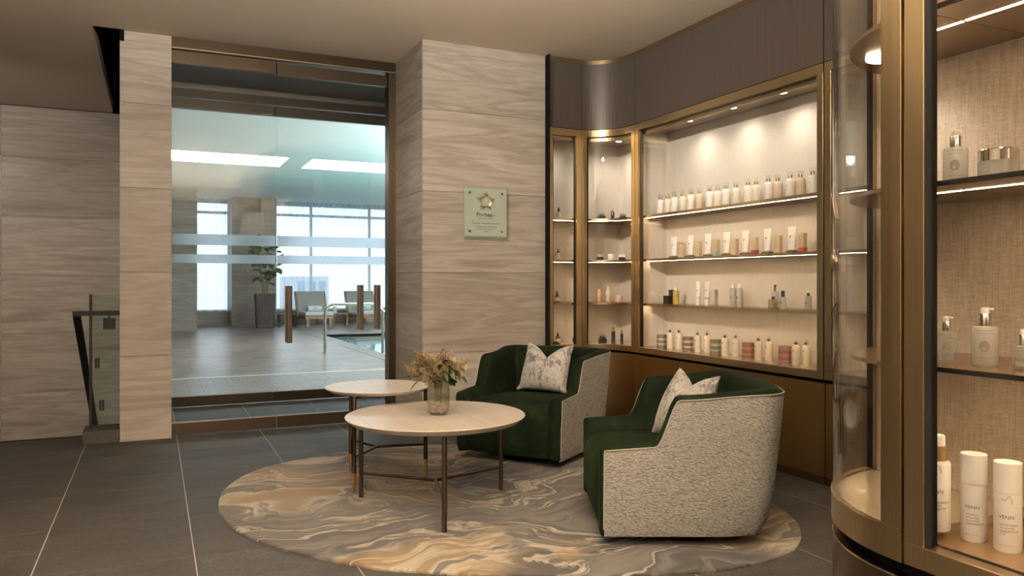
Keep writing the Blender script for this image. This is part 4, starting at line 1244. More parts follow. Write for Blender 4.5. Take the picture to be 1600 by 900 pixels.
for i, px in enumerate(cx):
    t = thing("soap_carton", f"cream twin carton between white tubes, {od(i, 7)} of seven on the second shelf", "carton", (XF, on_x(px, XF), SHELF_Z[1]), radians(4), "cartons on the second shelf")
    hh = 0.112 + 0.004 * i * 0.6
    obj("carton", B((-0.017, 0.017, 0.0012, 0.020, 0, hh)), 'tan_box', t, bev=0.001)
    obj("carton", B((-0.017, 0.017, -0.020, -0.0012, 0, hh)), 'tan_box', t, bev=0.001)
    for s in (-1, 1):
        obj("print_line", B((-0.0176, -0.0166, s * 0.0108 - 0.0016, s * 0.0108 + 0.0016, 0.035, hh - 0.018)), 'ink_tan', t)
    band = {2: 'mint', 4: 'berry', 6: 'red'}.get(i)
    if band:
        obj("print_band", B((-0.0177, 0.0175, -0.0206, 0.0206, 0.001, 0.034)), band, t)
# --- third shelf
z3 = SHELF_Z[2]
def at3(px, dx=0.0):
    X = XF + dx
    return (X, on_x(px, X), z3)
t = thing("gift_box", "small dark cube box at the left end of the third shelf", "box", at3(1044, -0.02))
obj("carton", B((-0.025, 0.025, -0.031, 0.031, 0, 0.058)), 'dark_box', t, bev=0.001)
obj("lid", B((-0.026, 0.026, -0.032, 0.032, 0.058, 0.066)), 'dark_box', t, bev=0.001)
t = thing("gift_box", "tall dark box behind the yellow bottle on the third shelf", "box", at3(1049.5, 0.045))
obj("carton", B((-0.018, 0.018, -0.016, 0.016, 0, 0.100)), 'dark_box', t, bev=0.001)
obj("lid", B((-0.019, 0.019, -0.017, 0.017, 0.100, 0.112)), 'dark_box', t, bev=0.001)
t = thing("oil_bottle", "golden yellow oil bottle with clear cap on the third shelf", "bottle", at3(1056))
obj("body", L([(0, 0), (0.024, 0), (0.0245, 0.004), (0.0245, 0.104), (0.012, 0.110), (0, 0.110)], 18), 'oil', t, True)
obj("cap", L([(0, 0.110), (0.012, 0.110), (0.012, 0.132), (0, 0.132)], 14), 'white_cool', t, True)
for px, band, lab in ((1090.7, 'tan_box', "white tube with tan band on the third shelf, left of the pair"), (1104.2, 'grey_cap', "white tube with grey band on the third shelf, right of the pair")):
    tt = cream_tube(0.178, 0.026, 'white_cool', 'white_cool')
    tt.location = at3(px); tt["label"] = lab; tt["group"] = "tubes on the third shelf"
    obj("print_band", L([(0.0215, 0.048), (0.0222, 0.048), (0.0226, 0.060), (0.0215, 0.060)], 16, (0, 0, 0), 0.72, 1.0), band, tt)
def lotion(h, r, body, cap, caph, capr, square=False):
    t = thing("skin_care_bottle", "", "bottle")
    obj("body", L([(0, 0), (r * 0.95, 0), (r, 0.003), (r, h - 0.008), (r * 0.9, h - 0.002), (capr, h), (0, h)], 20), body, t, True)
    obj("cap", L([(0, h), (capr, h), (capr, h + caph), (0, h + caph)], 16), cap, t, True)
    o = obj("emblem", L([(0, -0.0004), (0.008, -0.0004), (0.008, 0.0004), (0, 0.0004)], 14), 'ink_grey', t)
    o.rotation_euler = (0, pi / 2, 0); o.location = (-r - 0.0004, 0, h * 0.5)
    return t
for px, lab in ((1145.3, "frosted toner bottle with white cap on the third shelf, left of the pair"), (1155, "frosted toner bottle with white cap on the third shelf, right of the pair")):
    tt = lotion(0.132, 0.0215, 'frosted', 'white_cool', 0.030, 0.013)
    tt.location = at3(px); tt["label"] = lab; tt["group"] = "frosted toner bottles on the third shelf"
tt = lotion(0.112, 0.023, 'clear', 'chrome', 0.020, 0.009); tt.location = at3(1211, 0.06); tt["label"] = "clear pump bottle behind the small amber bottle on the third shelf"
obj("pump", L([(0, 0.132), (0.005, 0.132), (0.005, 0.146), (0.010, 0.146), (0.010, 0.154), (0, 0.156)], 12), 'dark_glass', tt, True)
tt = thing("amber_bottle", "small square clear bottle of yellow oil on the third shelf", "bottle", at3(1208, -0.02))
obj("body", B((-0.024, 0.024, -0.024, 0.024, 0, 0.060)), 'clear', tt, bev=0.003)
obj("oil", B((-0.020, 0.020, -0.020, 0.020, 0.006, 0.040)), 'oil', tt)
obj("cap", L([(0, 0.060), (0.011, 0.060), (0.011, 0.078), (0, 0.078)], 14), 'dark_glass', tt, True)
tt = lotion(0.078, 0.019, 'frosted', 'dark_glass', 0.040, 0.012); tt.location = at3(1223.3); tt["label"] = "frosted bottle with tall black cap beside the yellow oil bottle"
tt = lotion(0.088, 0.021, 'frosted', 'dark_glass', 0.018, 0.009); tt.location = at3(1263); tt["label"] = "frosted bottle with dark collar alone at the right of the third shelf"
obj("pump", L([(0, 0.106), (0.007, 0.106), (0.009, 0.118), (0.005, 0.127), (0, 0.128)], 12), 'white_cool', tt, True)
# --- bottom deck: striped boxes and mist bottles
GREY = (0.25, 0.20, 0.17)
def bands(c1, c2, base):
    return [(0.0, base), (0.22, c1), (0.36, base), (0.62, c2), (0.80, base)]
boxes = [(1034, 'grey green', bands((0.46, 0.50, 0.43), (0.48, 0.52, 0.45), (0.20, 0.175, 0.15)), 0.093), (1075, 'pale grey', bands((0.62, 0.60, 0.58), (0.55, 0.50, 0.47), (0.19, 0.125, 0.09)), 0.098),
         (1118.5, 'mint', bands((0.30, 0.52, 0.43), (0.30, 0.52, 0.43), (0.215, 0.145, 0.105)), 0.098), (1169, 'orange', bands((0.62, 0.20, 0.07), (0.62, 0.20, 0.07), (0.23, 0.165, 0.125)), 0.099),
         (1226.5, 'berry', bands((0.40, 0.11, 0.12), (0.36, 0.10, 0.11), (0.34, 0.23, 0.20)), 0.103)]
for px, cn, bd, hh in boxes:
    mm = striped_box_mat(f"carton_{cn.replace(' ', '_')}", bd)
    X = XF + 0.0
    t = thing("striped_box", f"hexagonal brown gift box with {cn} bands on the long cabinet's deck", "box", (X, on_x(px, X), DECK_Z), radians(15), "striped boxes on the deck")
    hexa = [(0.041 * cos(pi / 3 * k), 0.041 * sin(pi / 3 * k)) for k in range(6)]
    obj("carton", prism(bmesh.new(), hexa, 0, hh - 0.001), mm, t)
    obj("lid", prism(bmesh.new(), [(x * 1.015, y * 1.015) for x, y in hexa], hh - 0.001, hh + 0.008), plain(f"lid_{cn.replace(' ', '_')}", bd[0][1], 0.5), t)
def mist_bottle(body):
    t = thing("mist_bottle", "", "bottle")
    r, h = 0.0255, 0.128
    obj("body", L([(0, 0), (r * 0.96, 0), (r, 0.004), (r, h * 0.84), (r * 0.9, h * 0.93), (r * 0.55, h * 0.99), (r * 0.42, h), (0, h)], 20), body, t, True)
    obj("collar", L([(0, h), (r * 0.48, h), (r * 0.48, h + 0.017), (0, h + 0.017)], 16), 'chrome', t, True)
    obj("nozzle", L([(0, h + 0.017), (0.006, h + 0.017), (0.006, h + 0.030), (0.003, h + 0.034), (0, h + 0.034)], 12), 'overcap', t, True)
    obj("emblem", B((-r - 0.0005, -r + 0.004, -0.004, 0.004, h * 0.66, h * 0.73)), 'berry', t)
    obj("print_line", B((-r - 0.0004, -r + 0.004, -0.009, 0.009, h * 0.24, h * 0.25), (-r - 0.0004, -r + 0.004, -0.008, 0.008, h * 0.29, h * 0.298)), 'ink_tan', t)
    return t
mx = [1047, 1061, 1090.4, 1105, 1133, 1150, 1185, 1201.5, 1244, 1259.7]
sm = None
for i, px in enumerate(mx):
    X = XF - 0.015 if i % 2 == 0 else XF + 0.03
    loc = (X, on_x(px, X), DECK_Z)
    lab = f"ivory mist bottle with chrome collar, {od(i, 10)} of ten on the long cabinet's deck"
    if sm is None:
        sm = mist_bottle('ivory'); sm.location = loc; sm["label"] = lab; sm["group"] = "mist bottles on the long cabinet's deck"
    else:
        dup(sm, loc, 0, lab)
# --- narrow flat bay: dropper bottles
YF = 5.885
def dropper(loc, lab, body):
    t = thing("dropper_bottle", lab, "bottle", loc, 0, "dropper bottles in the narrow cabinet")
    obj("body", L([(0, 0), (0.021, 0), (0.0225, 0.004), (0.0225, 0.050), (0.017, 0.059), (0.009, 0.062), (0, 0.062)], 18), body, t, True)
    obj("collar", L([(0, 0.062), (0.011, 0.062), (0.011, 0.076), (0, 0.076)], 14), 'dark_glass', t, True)
    obj("bulb", L([(0, 0.076), (0.007, 0.076), (0.007, 0.090), (0.004, 0.097), (0, 0.098)], 12), 'dark_glass', t, True)
    obj("paper_label", L([(0.0225, 0.012), (0.0229, 0.012), (0.0229, 0.044), (0.0225, 0.044)], 18), 'ivory', t, True)
for px, z, lab, bd in ((873, SHELF_Z[0], "dropper bottle with pale label on the narrow cabinet's top shelf", 'frosted'), (872, SHELF_Z[1], "dropper bottle on the narrow cabinet's second shelf", 'frosted'),
                   (870.5, SHELF_Z[2], "amber dropper bottle on the narrow cabinet's third shelf", 'amber'), (871.5, DECK_Z, "amber dropper bottle on the narrow cabinet's bottom deck", 'amber')):
    dropper((on_y(px, YF), YF, z), lab, bd)
t = thing("round_jar", "round silver jar on its side at the narrow cabinet's deck", "jar", (on_y(898.5, YF), YF - 0.01, DECK_Z))
o = obj("jar", L([(0, -0.018), (0.028, -0.018), (0.030, -0.01), (0.030, 0.012), (0, 0.012)], 20), 'dark_glass', t, True); o.rotation_euler = (pi / 2, 0, radians(-20)); o.location = (0, 0, 0.030)
o = obj("lid", L([(0, 0.012), (0.026, 0.012), (0.024, 0.020), (0, 0.020)], 20), 'chrome', t, True); o.rotation_euler = (pi / 2, 0, radians(-20)); o.location = (0, 0, 0.030)
t = thing("gift_box", "small flat dark box in front of the lowest dropper bottle", "box", (on_y(867, 5.84), 5.84, DECK_Z))
obj("carton", B((-0.026, 0.026, -0.014, 0.014, 0, 0.016)), 'dark_box', t)
obj("lid", B((-0.027, 0.027, -0.015, 0.015, 0.016, 0.022)), 'dark_box', t)
# --- concave bay
YC = 5.84
def atc(px, z, y=YC):
    return (on_y(px, y), y, z)
def vials(loc, lab, m, cap, n=3, r=0.0075, h=0.030):
    t = thing("vial_set", lab, "bottle set", loc)
    obj("carton", B((-0.032, 0.032, -0.018, 0.018, 0, 0.036)), m, t, bev=0.001)
    for k in range(n):
        x = (k - (n - 1) / 2) * 0.021
        obj("vial", L([(0, 0.036), (r, 0.036), (r, 0.036 + h * 0.5), (r * 0.5, 0.036 + h * 0.7), (0, 0.036 + h * 0.7)], 12, (x, 0, 0)), m, t, True)
        obj("vial_cap", L([(0, 0.036 + h * 0.7), (r * 0.7, 0.036 + h * 0.7), (r * 0.7, 0.036 + h), (0, 0.036 + h)], 12, (x, 0, 0)), cap, t, True)
    return t
vials(atc(939.5, SHELF_Z[0]), "set of small dark bottles at the left of the concave cabinet's top shelf", 'dark_glass', 'steel')
tt = lotion(0.078, 0.016, 'dark_glass', 'chrome', 0.022, 0.009); tt.location = atc(957, SHELF_Z[0]); tt["label"] = "slim dark bottle with silver cap in the middle of the concave cabinet's top shelf"
vials(atc(973.5, SHELF_Z[0]), "set of small silver topped bottles at the right of the concave cabinet's top shelf", 'dark_glass', 'chrome')
def jar(loc, lab, base, lid, r=0.030, h=0.032, lh=0.026):
    t = thing("cream_jar", lab, "jar", loc)
    obj("base", L([(0, 0), (r * 0.95, 0), (r, 0.003), (r, h), (0, h)], 20), base, t, True)
    obj("lid", L([(0, h), (r * 1.0, h), (r * 1.0, h + lh - 0.002), (r * 0.95, h + lh), (0, h + lh)], 20), lid, t, True)
    return t
jar(atc(937.7, SHELF_Z[1]), "dark jar with pale lid, leftmost of three on the concave cabinet's second shelf", 'dark_glass', 'grey_cap')
jar(atc(955, SHELF_Z[1]), "pale grey jar in the middle of the concave cabinet's second shelf", 'white_cool', 'white')
jar(atc(972, SHELF_Z[1]), "dark jar with white lid, rightmost of three on the concave cabinet's second shelf", 'dark_glass', 'white')
tt = lotion(0.074, 0.019, 'pink', 'rose', 0.040, 0.0135); tt.location = atc(936.3, z3); tt["label"] = "salmon pink bottle at the left of the concave cabinet's third shelf"
tt = lotion(0.100, 0.021, 'rose', 'rose', 0.034, 0.013); tt.location = atc(950.5, z3); tt["label"] = "tall pale rose bottle in the middle of the concave cabinet's third shelf"
jar(atc(966.5, z3), "pale rose jar on the concave cabinet's third shelf", 'rose', 'rose', 0.036, 0.038, 0.020)
vials(atc(941.5, DECK_Z), "dark trio of small bottles with copper caps on the concave cabinet's deck", 'dark_box', 'leg_tip')
tt = lotion(0.096, 0.018, 'dark_glass', 'leg_tip', 0.036, 0.0125); tt.location = atc(958.3, DECK_Z); tt["label"] = "tall dark bottle with copper cap on the concave cabinet's deck"
tt = lotion(0.072, 0.0135, 'dark_glass', 'leg_tip', 0.030, 0.0095); tt.location = atc(971.5, DECK_Z); tt["label"] = "shorter dark bottle with copper cap on the concave cabinet's deck"
# --- bay right of the long cabinet (seen through the curved glass)
for k, y in enumerate((3.15, 2.95, 2.75, 2.55, 2.35)):
    dup(src['white'], (XF, y, SHELF_Z[0]), 0, f"white pump bottle, {od(k, 5)} of five seen through the curved glass", "bottles in the bay behind the curved glass")
    dup(src_t, (XF, y - 0.05, SHELF_Z[1]), 0, f"white cream tube, {od(k, 5)} of five seen through the curved glass", "tubes in the bay behind the curved glass")
    dup(sm, (XF, y - 0.02, DECK_Z), 0, f"ivory mist bottle, {od(k, 5)} of five seen through the curved glass", "mist bottles in the bay behind the curved glass")
# --- near display
def flat_text(t, name, body, size, R, z, phi, m='ink', xoff=0.0, spacing=1.0):
    bm = text_bm(body, size, spacing)
    for v in bm.verts:
        v.co.x += xoff
    bmesh.ops.subdivide_edges(bm, edges=[e for e in bm.edges if e.calc_length() > 0.006], cuts=1)
    wrap(bm, R, phi)
    bmesh.ops.translate(bm, verts=bm.verts[:], vec=(0, 0, z))
    return obj(name, bm, m, t)
def squiggle(t, R, z, phi):
    """open S shaped line logo bent round the bottle"""
    pts = []
    ctrl = [(-0.0075, 0.004), (-0.005, -0.001), (-0.001, 0.001), (0.0025, 0.0065), (0.001, 0.0085), (-0.0005, 0.006), (0.002, 0.001), (0.006, -0.001), (0.0075, -0.006)]
    ctrl = [(-0.0085, 0.0045), (-0.0065, 0.0), (-0.0030, 0.0005), (0.0005, 0.006), (0.0020, 0.0090), (0.0052, 0.0085), (0.0082, 0.003), (0.0085, -0.0055)]
    for x, y in ctrl:
        a = phi + x / R
        pts.append(((R + 0.0003) * cos(a), (R + 0.0003) * sin(a), z + y))
    return obj("line_logo", T(pts, 0.00042, 5), 'ink', t)
PHI = radians(203)
def print_block(t, R, z, lines, phi=PHI, xoff=-0.010):
    for k, (s, size) in enumerate(lines):
        flat_text(t, "small_print", s, size, R, z - k * size * 1.35, phi, 'ink', xoff)
def airless(px, py, top, lab, logo, lines):
    x, y = on_z(px, py, DECK_Z)
    t = thing("airless_bottle", lab, "bottle", (x, y, DECK_Z), 0, "white bottles on the near display's deck")
    R = 0.0245; h = top - DECK_Z
    obj("body", L([(0, 0), (R - 0.002, 0), (R, 0.004), (R, h * 0.66), (0, h * 0.66)], 40), 'white_cool', t, True)
    obj("cap", L([(0, h * 0.664), (R, h * 0.664), (R, h - 0.001), (R - 0.001, h), (0, h)], 40), 'white_cool', t, True)
    if logo:
        squiggle(t, R, h * 0.585, PHI + 0.12)
    flat_text(t, "brand_lettering", "VENN", 0.0098, R, h * 0.385, PHI, 'ink', -0.0115, 1.05)
    print_block(t, R, h * 0.31, lines)
    flat_text(t, "small_print", "50 ml / 1.69 fl. oz.", 0.0030, R, h * 0.085, PHI, 'ink', -0.010)
    return t
airless(1521.5, 843, 0.846, "white airless bottle in the middle of the near display's deck", False,
        [("VITAMIN B", 0.0046), ("ACTIVATED", 0.0046), ("ALL-IN-ONE", 0.0046), ("CONCENTRATE", 0.0046), ("sérum tout-en-un", 0.0034)])
airless(1574.5, 860, 0.844, "white airless bottle with line logo at the right of the near display's deck", True,
        [("AGE-REVERSING", 0.0046), ("ALL-IN-ONE", 0.0046), ("CONCENTRATE", 0.0046), ("concentré", 0.0034), ("anti-âge", 0.0034)])
x, y = on_z(1463, 826, 0.685)
t = thing("pump_cleanser_bottle", "white pump bottle with gold collar, partly behind the bronze frame", "bottle", (x, y, 0.685), 0, "white bottles on the near display's deck")
R = 0.0265
obj("body", L([(0, 0), (R - 0.002, 0), (R, 0.004), (R, 0.138), (R - 0.003, 0.143), (0.019, 0.1445), (0, 0.1445)], 40), 'white_cool', t, True)
obj("collar", L([(0, 0.1445), (0.0195, 0.1445), (0.0195, 0.175), (0, 0.175)], 32), 'leg_tip', t, True)
obj("pump", L([(0, 0.175), (0.0165, 0.175), (0.0165, 0.192), (0.0150, 0.196), (0, 0.196)], 28), 'white_cool', t, True)
squiggle(t, R, 0.128, PHI + 0.25)
flat_text(t, "brand_lettering", "VENN", 0.0105, R, 0.080, PHI + 0.12, 'ink', -0.012, 1.05)
print_block(t, R, 0.060, [("MOISTURE-BALANCE", 0.0046), ("ALL-IN-ONE", 0.0046), ("FACE CLEANSER", 0.0046), ("nettoyant visage", 0.0036)], PHI + 0.10, -0.012)
flat_text(t, "small_print", "200 ml / 6.76 fl. oz.", 0.0032, R, 0.014, PHI + 0.10, 'ink', -0.011)
x, y = on_z(1619, 838, DECK_Z)
jar((x + 0.06, y - 0.02, DECK_Z), "white jar cut by the right edge of the picture", 'white_cool', 'white_cool', 0.03, 0.03, 0.02)
def shell_emblem(t, R, z, phi, r=0.011):
    bm = bmesh.new()
    n = 22
    for k in range(n):
        a0 = pi / 2 + (2 * pi) * (k + 0.12) / n; a1 = pi / 2 + (2 * pi) * (k + 0.80) / n
        c0 = Vector((-0.0015, -0.0045))
        q = []
        for a, rr in ((a0, 0.32), (a0, 1.0), (a1, 1.0), (a1, 0.32)):
            if rr < 0.5:
                q.append(bm.verts.new((c0.x + cos(a) * r * rr, c0.y + sin(a) * r * rr, 0)))
            else:
                q.append(bm.verts.new((cos(a) * r * 0.92, sin(a) * r * 1.15, 0)))
        bm.faces.new(q)
    wrap(bm, R, phi)
    bmesh.ops.translate(bm, verts=bm.verts[:], vec=(0, 0, z))
    return obj("shell_emblem", bm, 'ink_grey', t)
def shell_bottle(loc, h, R, lab, body, pump=True, name="serum_bottle"):
    t = thing(name, lab, "bottle", loc, 0, "shell emblem bottles in the near display")
    obj("body", L([(0, 0), (R - 0.003, 0), (R, 0.004), (R, h - 0.006), (R - 0.003, h - 0.001), (R * 0.48, h), (0, h)], 36), body, t, True)
    if body == 'clear':
        obj("lotion", L([(0, 0.008), (R - 0.005, 0.008), (R - 0.005, h * 0.34), (0, h * 0.34)], 28), 'frosted', t, True)
    obj("collar", L([(0, h), (R * 0.46, h), (R * 0.46, h + R * 0.95), (R * 0.42, h + R * 1.02), (0, h + R * 1.02)], 28), 'chrome', t, True)
    hz = h + R * 1.02
    pm = obj("pump", L([(0, hz), (R * 0.34, hz), (R * 0.34, hz + R * 0.34), (R * 0.28, hz + R * 0.48), (0, hz + R * 0.50)], 20), 'white_cool', t, True)
    if pump:
        bm = bmesh.new(); quadbox(bm, 0.0, R * 0.62, -R * 0.14, R * 0.14, hz + R * 0.28, hz + R * 0.46)
        obj("nozzle", bm, 'white_cool', pm, bev=0.0008).rotation_euler = (0, 0, radians(-65))
    shell_emblem(t, R, h * 0.50, radians(212), R * 0.42)
    flat_text(t, "brand_lettering", "OMOROVICZA", R * 0.185, R, h * 0.205, radians(212), 'ink_grey', -R * 0.62, 1.05)
    flat_text(t, "small_print", "BUDAPEST", R * 0.12, R, h * 0.145, radians(212), 'ink_grey', -R * 0.33, 1.1)
    for k in (0, 1):
        bm = bmesh.new(); prism(bm, [(-0.018, 0), (0.018, 0), (0.018, 0.0008), (-0.018, 0.0008)], 0, 0.0001)
        bmesh.ops.subdivide_edges(bm, edges=[e for e in bm.edges if e.calc_length() > 0.01], cuts=8)
        wrap(bm, R, radians(212)); bmesh.ops.translate(bm, verts=bm.verts[:], vec=(0, 0, h * 0.88 - k * 0.006))
        obj("print_line", bm, 'ink_grey', t)
    return t
zs2, zs3 = 1.405, 1.025
X = NX + 0.15
shell_bottle((X, on_x(1493, X), zs2), 0.079, 0.0240, "frosted pump bottle beside the silver lidded jar on the near display's middle shelf", 'frosted', False)
x, y = on_z(1479, 567.5, zs3)
shell_bottle((x, y, zs3), 0.070, 0.0200, "small clear pump bottle at the left of the near display's lower shelf", 'clear')
x, y = on_z(1539, 572, zs3)
shell_bottle((x, y, zs3), 0.084, 0.0248, "larger frosted pump bottle in the middle of the near display's lower shelf", 'frosted')
x, y = on_z(1600, 578, zs3)
shell_bottle((x, y, zs3), 0.050, 0.0200, "squat clear pump bottle cut by the picture edge on the near display's lower shelf", 'clear')
X = NX + 0.17
t = jar((X, on_x(1560, X), zs2), "grey frosted jar with chrome lid on the near display's middle shelf", 'frosted', 'chrome', 0.037, 0.040, 0.024)
X = NX + 0.13
t = thing("salmon_tube", "salmon coloured carton at the left of the near display's top shelf", "carton", (X, on_x(1480, X), 1.768))
obj("carton", B((-0.018, 0.018, -0.022, 0.022, 0, 0.12)), 'pink', t, bev=0.001)
obj("edge_strip", B((-0.0185, 0.0185, 0.0215, 0.0245, 0, 0.12)), 'rose', t)
X = NX + 0.2
tt = lotion(0.09, 0.022, 'pink', 'rose', 0.03, 0.014); tt.location = (X + 0.05, 1.22, 1.768); tt["label"] = "salmon bottle on the rounded cabinet's top shelf"

# ------------------------------------------------------------------ plaque on the stone pier
px0, _, pz1 = on_y(724, 5.764), 0, 0
x0, x1 = on_y(724.5, 5.73), on_y(793, 5.73)
t = thing("award_plaque", "square glass award plaque with gold stars fixed to the stone pier", "plaque", ((x0 + x1) / 2, 5.764, 1.72))
pw = x1 - x0; ph = 0.415
def plate_z(py):
    d = ray(758, py); return EYE + d[2] * 5.73 / d[1]
zt_, zb_ = plate_z(291), plate_z(372.5)
zc = (zt_ + zb_) / 2; ph = zt_ - zb_
t.location.z = zc
obj("acrylic_plate", B((-pw / 2, pw / 2, -0.034, -0.026, -ph / 2, ph / 2)), 'plaque_edge', t, bev=0.001)
obj("print_panel", B((-pw / 2 + 0.012, pw / 2 - 0.006, -0.0255, -0.022, -ph / 2 + 0.018, ph / 2 - 0.018)), 'plaque', t)
for sx in (-1, 1):
    for sz in (-1, 1):
        o = obj("standoff", L([(0, -0.004), (0.009, -0.004), (0.009, 0.001), (0.006, 0.001), (0.006, 0.034), (0, 0.034)], 14), 'steel', t, True)
        o.rotation_euler = (-pi / 2, 0, 0); o.location = (sx * (pw / 2 - 0.05), -0.0345, sz * (ph / 2 - 0.055))
SCL = pw / 0.36
def star_bm(r, tilt):
    bm = bmesh.new()
    c = bm.verts.new((0, -0.006, 0)); ring = []
    for k in range(10):
        a = pi / 2 + tilt + pi * k / 5; rr = r if k % 2 == 0 else r * 0.27
        ring.append(bm.verts.new((rr * cos(a), 0, rr * sin(a))))
    for k in range(10):
        bm.faces.new((c, ring[k], ring[(k + 1) % 10]))
    bm.faces.new(ring[::-1])
    return bm
ezc = 0.085 * SCL
for k in range(5):
    a = pi / 2 + 2 * pi * k / 5
    o = obj("star", star_bm(0.029 * SCL, 0), 'gold', t); o.location = (0.052 * SCL * cos(a), -0.0345, ezc + 0.052 * SCL * sin(a))
    a2 = a + pi / 5
    pts = [(0.052 * SCL * cos(a + pi * 2 / 5 * s) * (1 - 0.22 * sin(pi * s)), -0.036, ezc + 0.052 * SCL * sin(a + pi * 2 / 5 * s) * (1 - 0.22 * sin(pi * s))) for s in [0.18 + 0.64 * j / 6 for j in range(7)]]
    obj("star_arc", T(pts, 0.0028 * SCL, 6), 'gold', t)
def plaque_text(s, size, z, m='ink', sp=1.0, bold=0.0):
    bm = text_bm(s, size * SCL, sp, 'CENTER')
    bmesh.ops.rotate(bm, verts=bm.verts[:], cent=(0, 0, 0), matrix=Matrix.Rotation(pi / 2, 3, 'X'))
    bmesh.ops.translate(bm, verts=bm.verts[:], vec=(0, -0.0346, z * SCL))
    return obj("lettering", bm, m, t)
plaque_text("Forbes", 0.047, -0.033, 'ink').location.x = -0.012 * SCL
ring = []
bm = bmesh.new()
pts = []
for k in range(11):
    a = pi / 2 + pi * k / 5; rr = 0.0125 if k % 2 == 0 else 0.006
    pts.append(((0.068 + rr * cos(a)) * SCL, -0.035, (-0.020 + rr * sin(a)) * SCL))
obj("star_outline", T(pts, 0.0009 * SCL, 4), 'ink', t)
plaque_text("TRAVEL  GUIDE", 0.0125, -0.052, 'ink', 1.45)
plaque_text("The Spa at Four Seasons Toronto", 0.0168, -0.088, 'ink')
plaque_text("certified as one of the finest", 0.0150, -0.114, 'ink')
plaque_text("properties in the world", 0.0150, -0.132, 'ink')
plaque_text("2024", 0.0160, -0.150, 'ink')

# ------------------------------------------------------------------ rug
def catmull(P_, n=8, closed=True):
    out = []; N = len(P_)
    for i in range(N):
        p0, p1, p2, p3 = (Vector(P_[(i + k - 1) % N]) for k in range(4))
        for j in range(n):
            s = j / n
            out.append(0.5 * ((2 * p1) + (p2 - p0) * s + (2 * p0 - 5 * p1 + 4 * p2 - p3) * s * s + (3 * p1 - p0 - 3 * p2 + p3) * s ** 3))
    return out
RUG = [(0.31, 4.36), (0.365, 4.72), (0.53, 5.06), (0.80, 5.28), (1.26, 5.44), (1.70, 5.44), (2.15, 5.24), (2.58, 4.86), (2.88, 4.36), (3.03, 3.80), (3.03, 3.30), (2.925, 2.965), (2.77, 2.755), (2.62, 2.635),
       (2.50, 2.582), (2.30, 2.555), (2.05, 2.572), (1.50, 2.76), (0.96, 3.085), (0.78, 3.24), (0.52, 3.58), (0.39, 3.86), (0.325, 4.12)]
outl = catmull(RUG, 8)
bm = bmesh.new()
cen = Vector((1.7, 4.0))
rings = []
for off, z in ((0.0, 0.0), (0.0, 0.009), (0.006, 0.0125), (0.02, 0.013)):
    ring = []
    for p in outl:
        d = (p - cen).normalized(); q = p - d * off
        ring.append(bm.verts.new((q.x, q.y, z)))
    rings.append(ring)
for a, b in zip(rings, rings[1:]):
    for k in range(len(a)):
        bm.faces.new((a[k], a[(k + 1) % len(a)], b[(k + 1) % len(b)], b[k]))
bm.faces.new(rings[-1])
rug = obj("rug", bm, 'rug', None, True)
tag(rug, "large oval rug with marbled grey, gold and cream swirls on the dark floor", "rug")
RZ = 0.013

# ------------------------------------------------------------------ armchairs
def sstep(a, b, x):
    s = max(0.0, min(1.0, (x - a) / (b - a))); return s * s * (3 - 2 * s)
def chair_path():
    """plan of the shell, from the left front round the back to the right front: (x, y, nx, ny, along)"""
    key = [(0.395, 0.40), (0.10, 0.408), (-0.18, 0.412), (-0.34, 0.405)]
    pts = []
    def seg(a, b, n):
        for i in range(n):
            s = i / n
            pts.append((a[0] + (b[0] - a[0]) * s, a[1] + (b[1] - a[1]) * s))
    seg((0.395, 0.383), (-0.285, 0.390), 40)
    c = (-0.285, 0.305); r = 0.085
    for i in range(9):
        a = pi / 2 + (pi / 2) * i / 8
        pts.append((c[0] + r * cos(a), c[1] + r * sin(a)))
    nb = 18
    for i in range(1, nb):
        s = i / nb
        pts.append((-0.37 - 0.030 * sin(pi * s), 0.305 - 0.61 * s))
    left = pts[:]
    k = len(left)
    for i in range(9):
        a = pi + (pi / 2) * i / 8
        pts.append((c[0] + r * cos(a), -c[1] + r * sin(a)))
    n = 40
    for i in range(1, n + 1):
        s = i / n
        pts.append((-0.285 + 0.68 * s, -0.390 + 0.007 * s))
    return pts
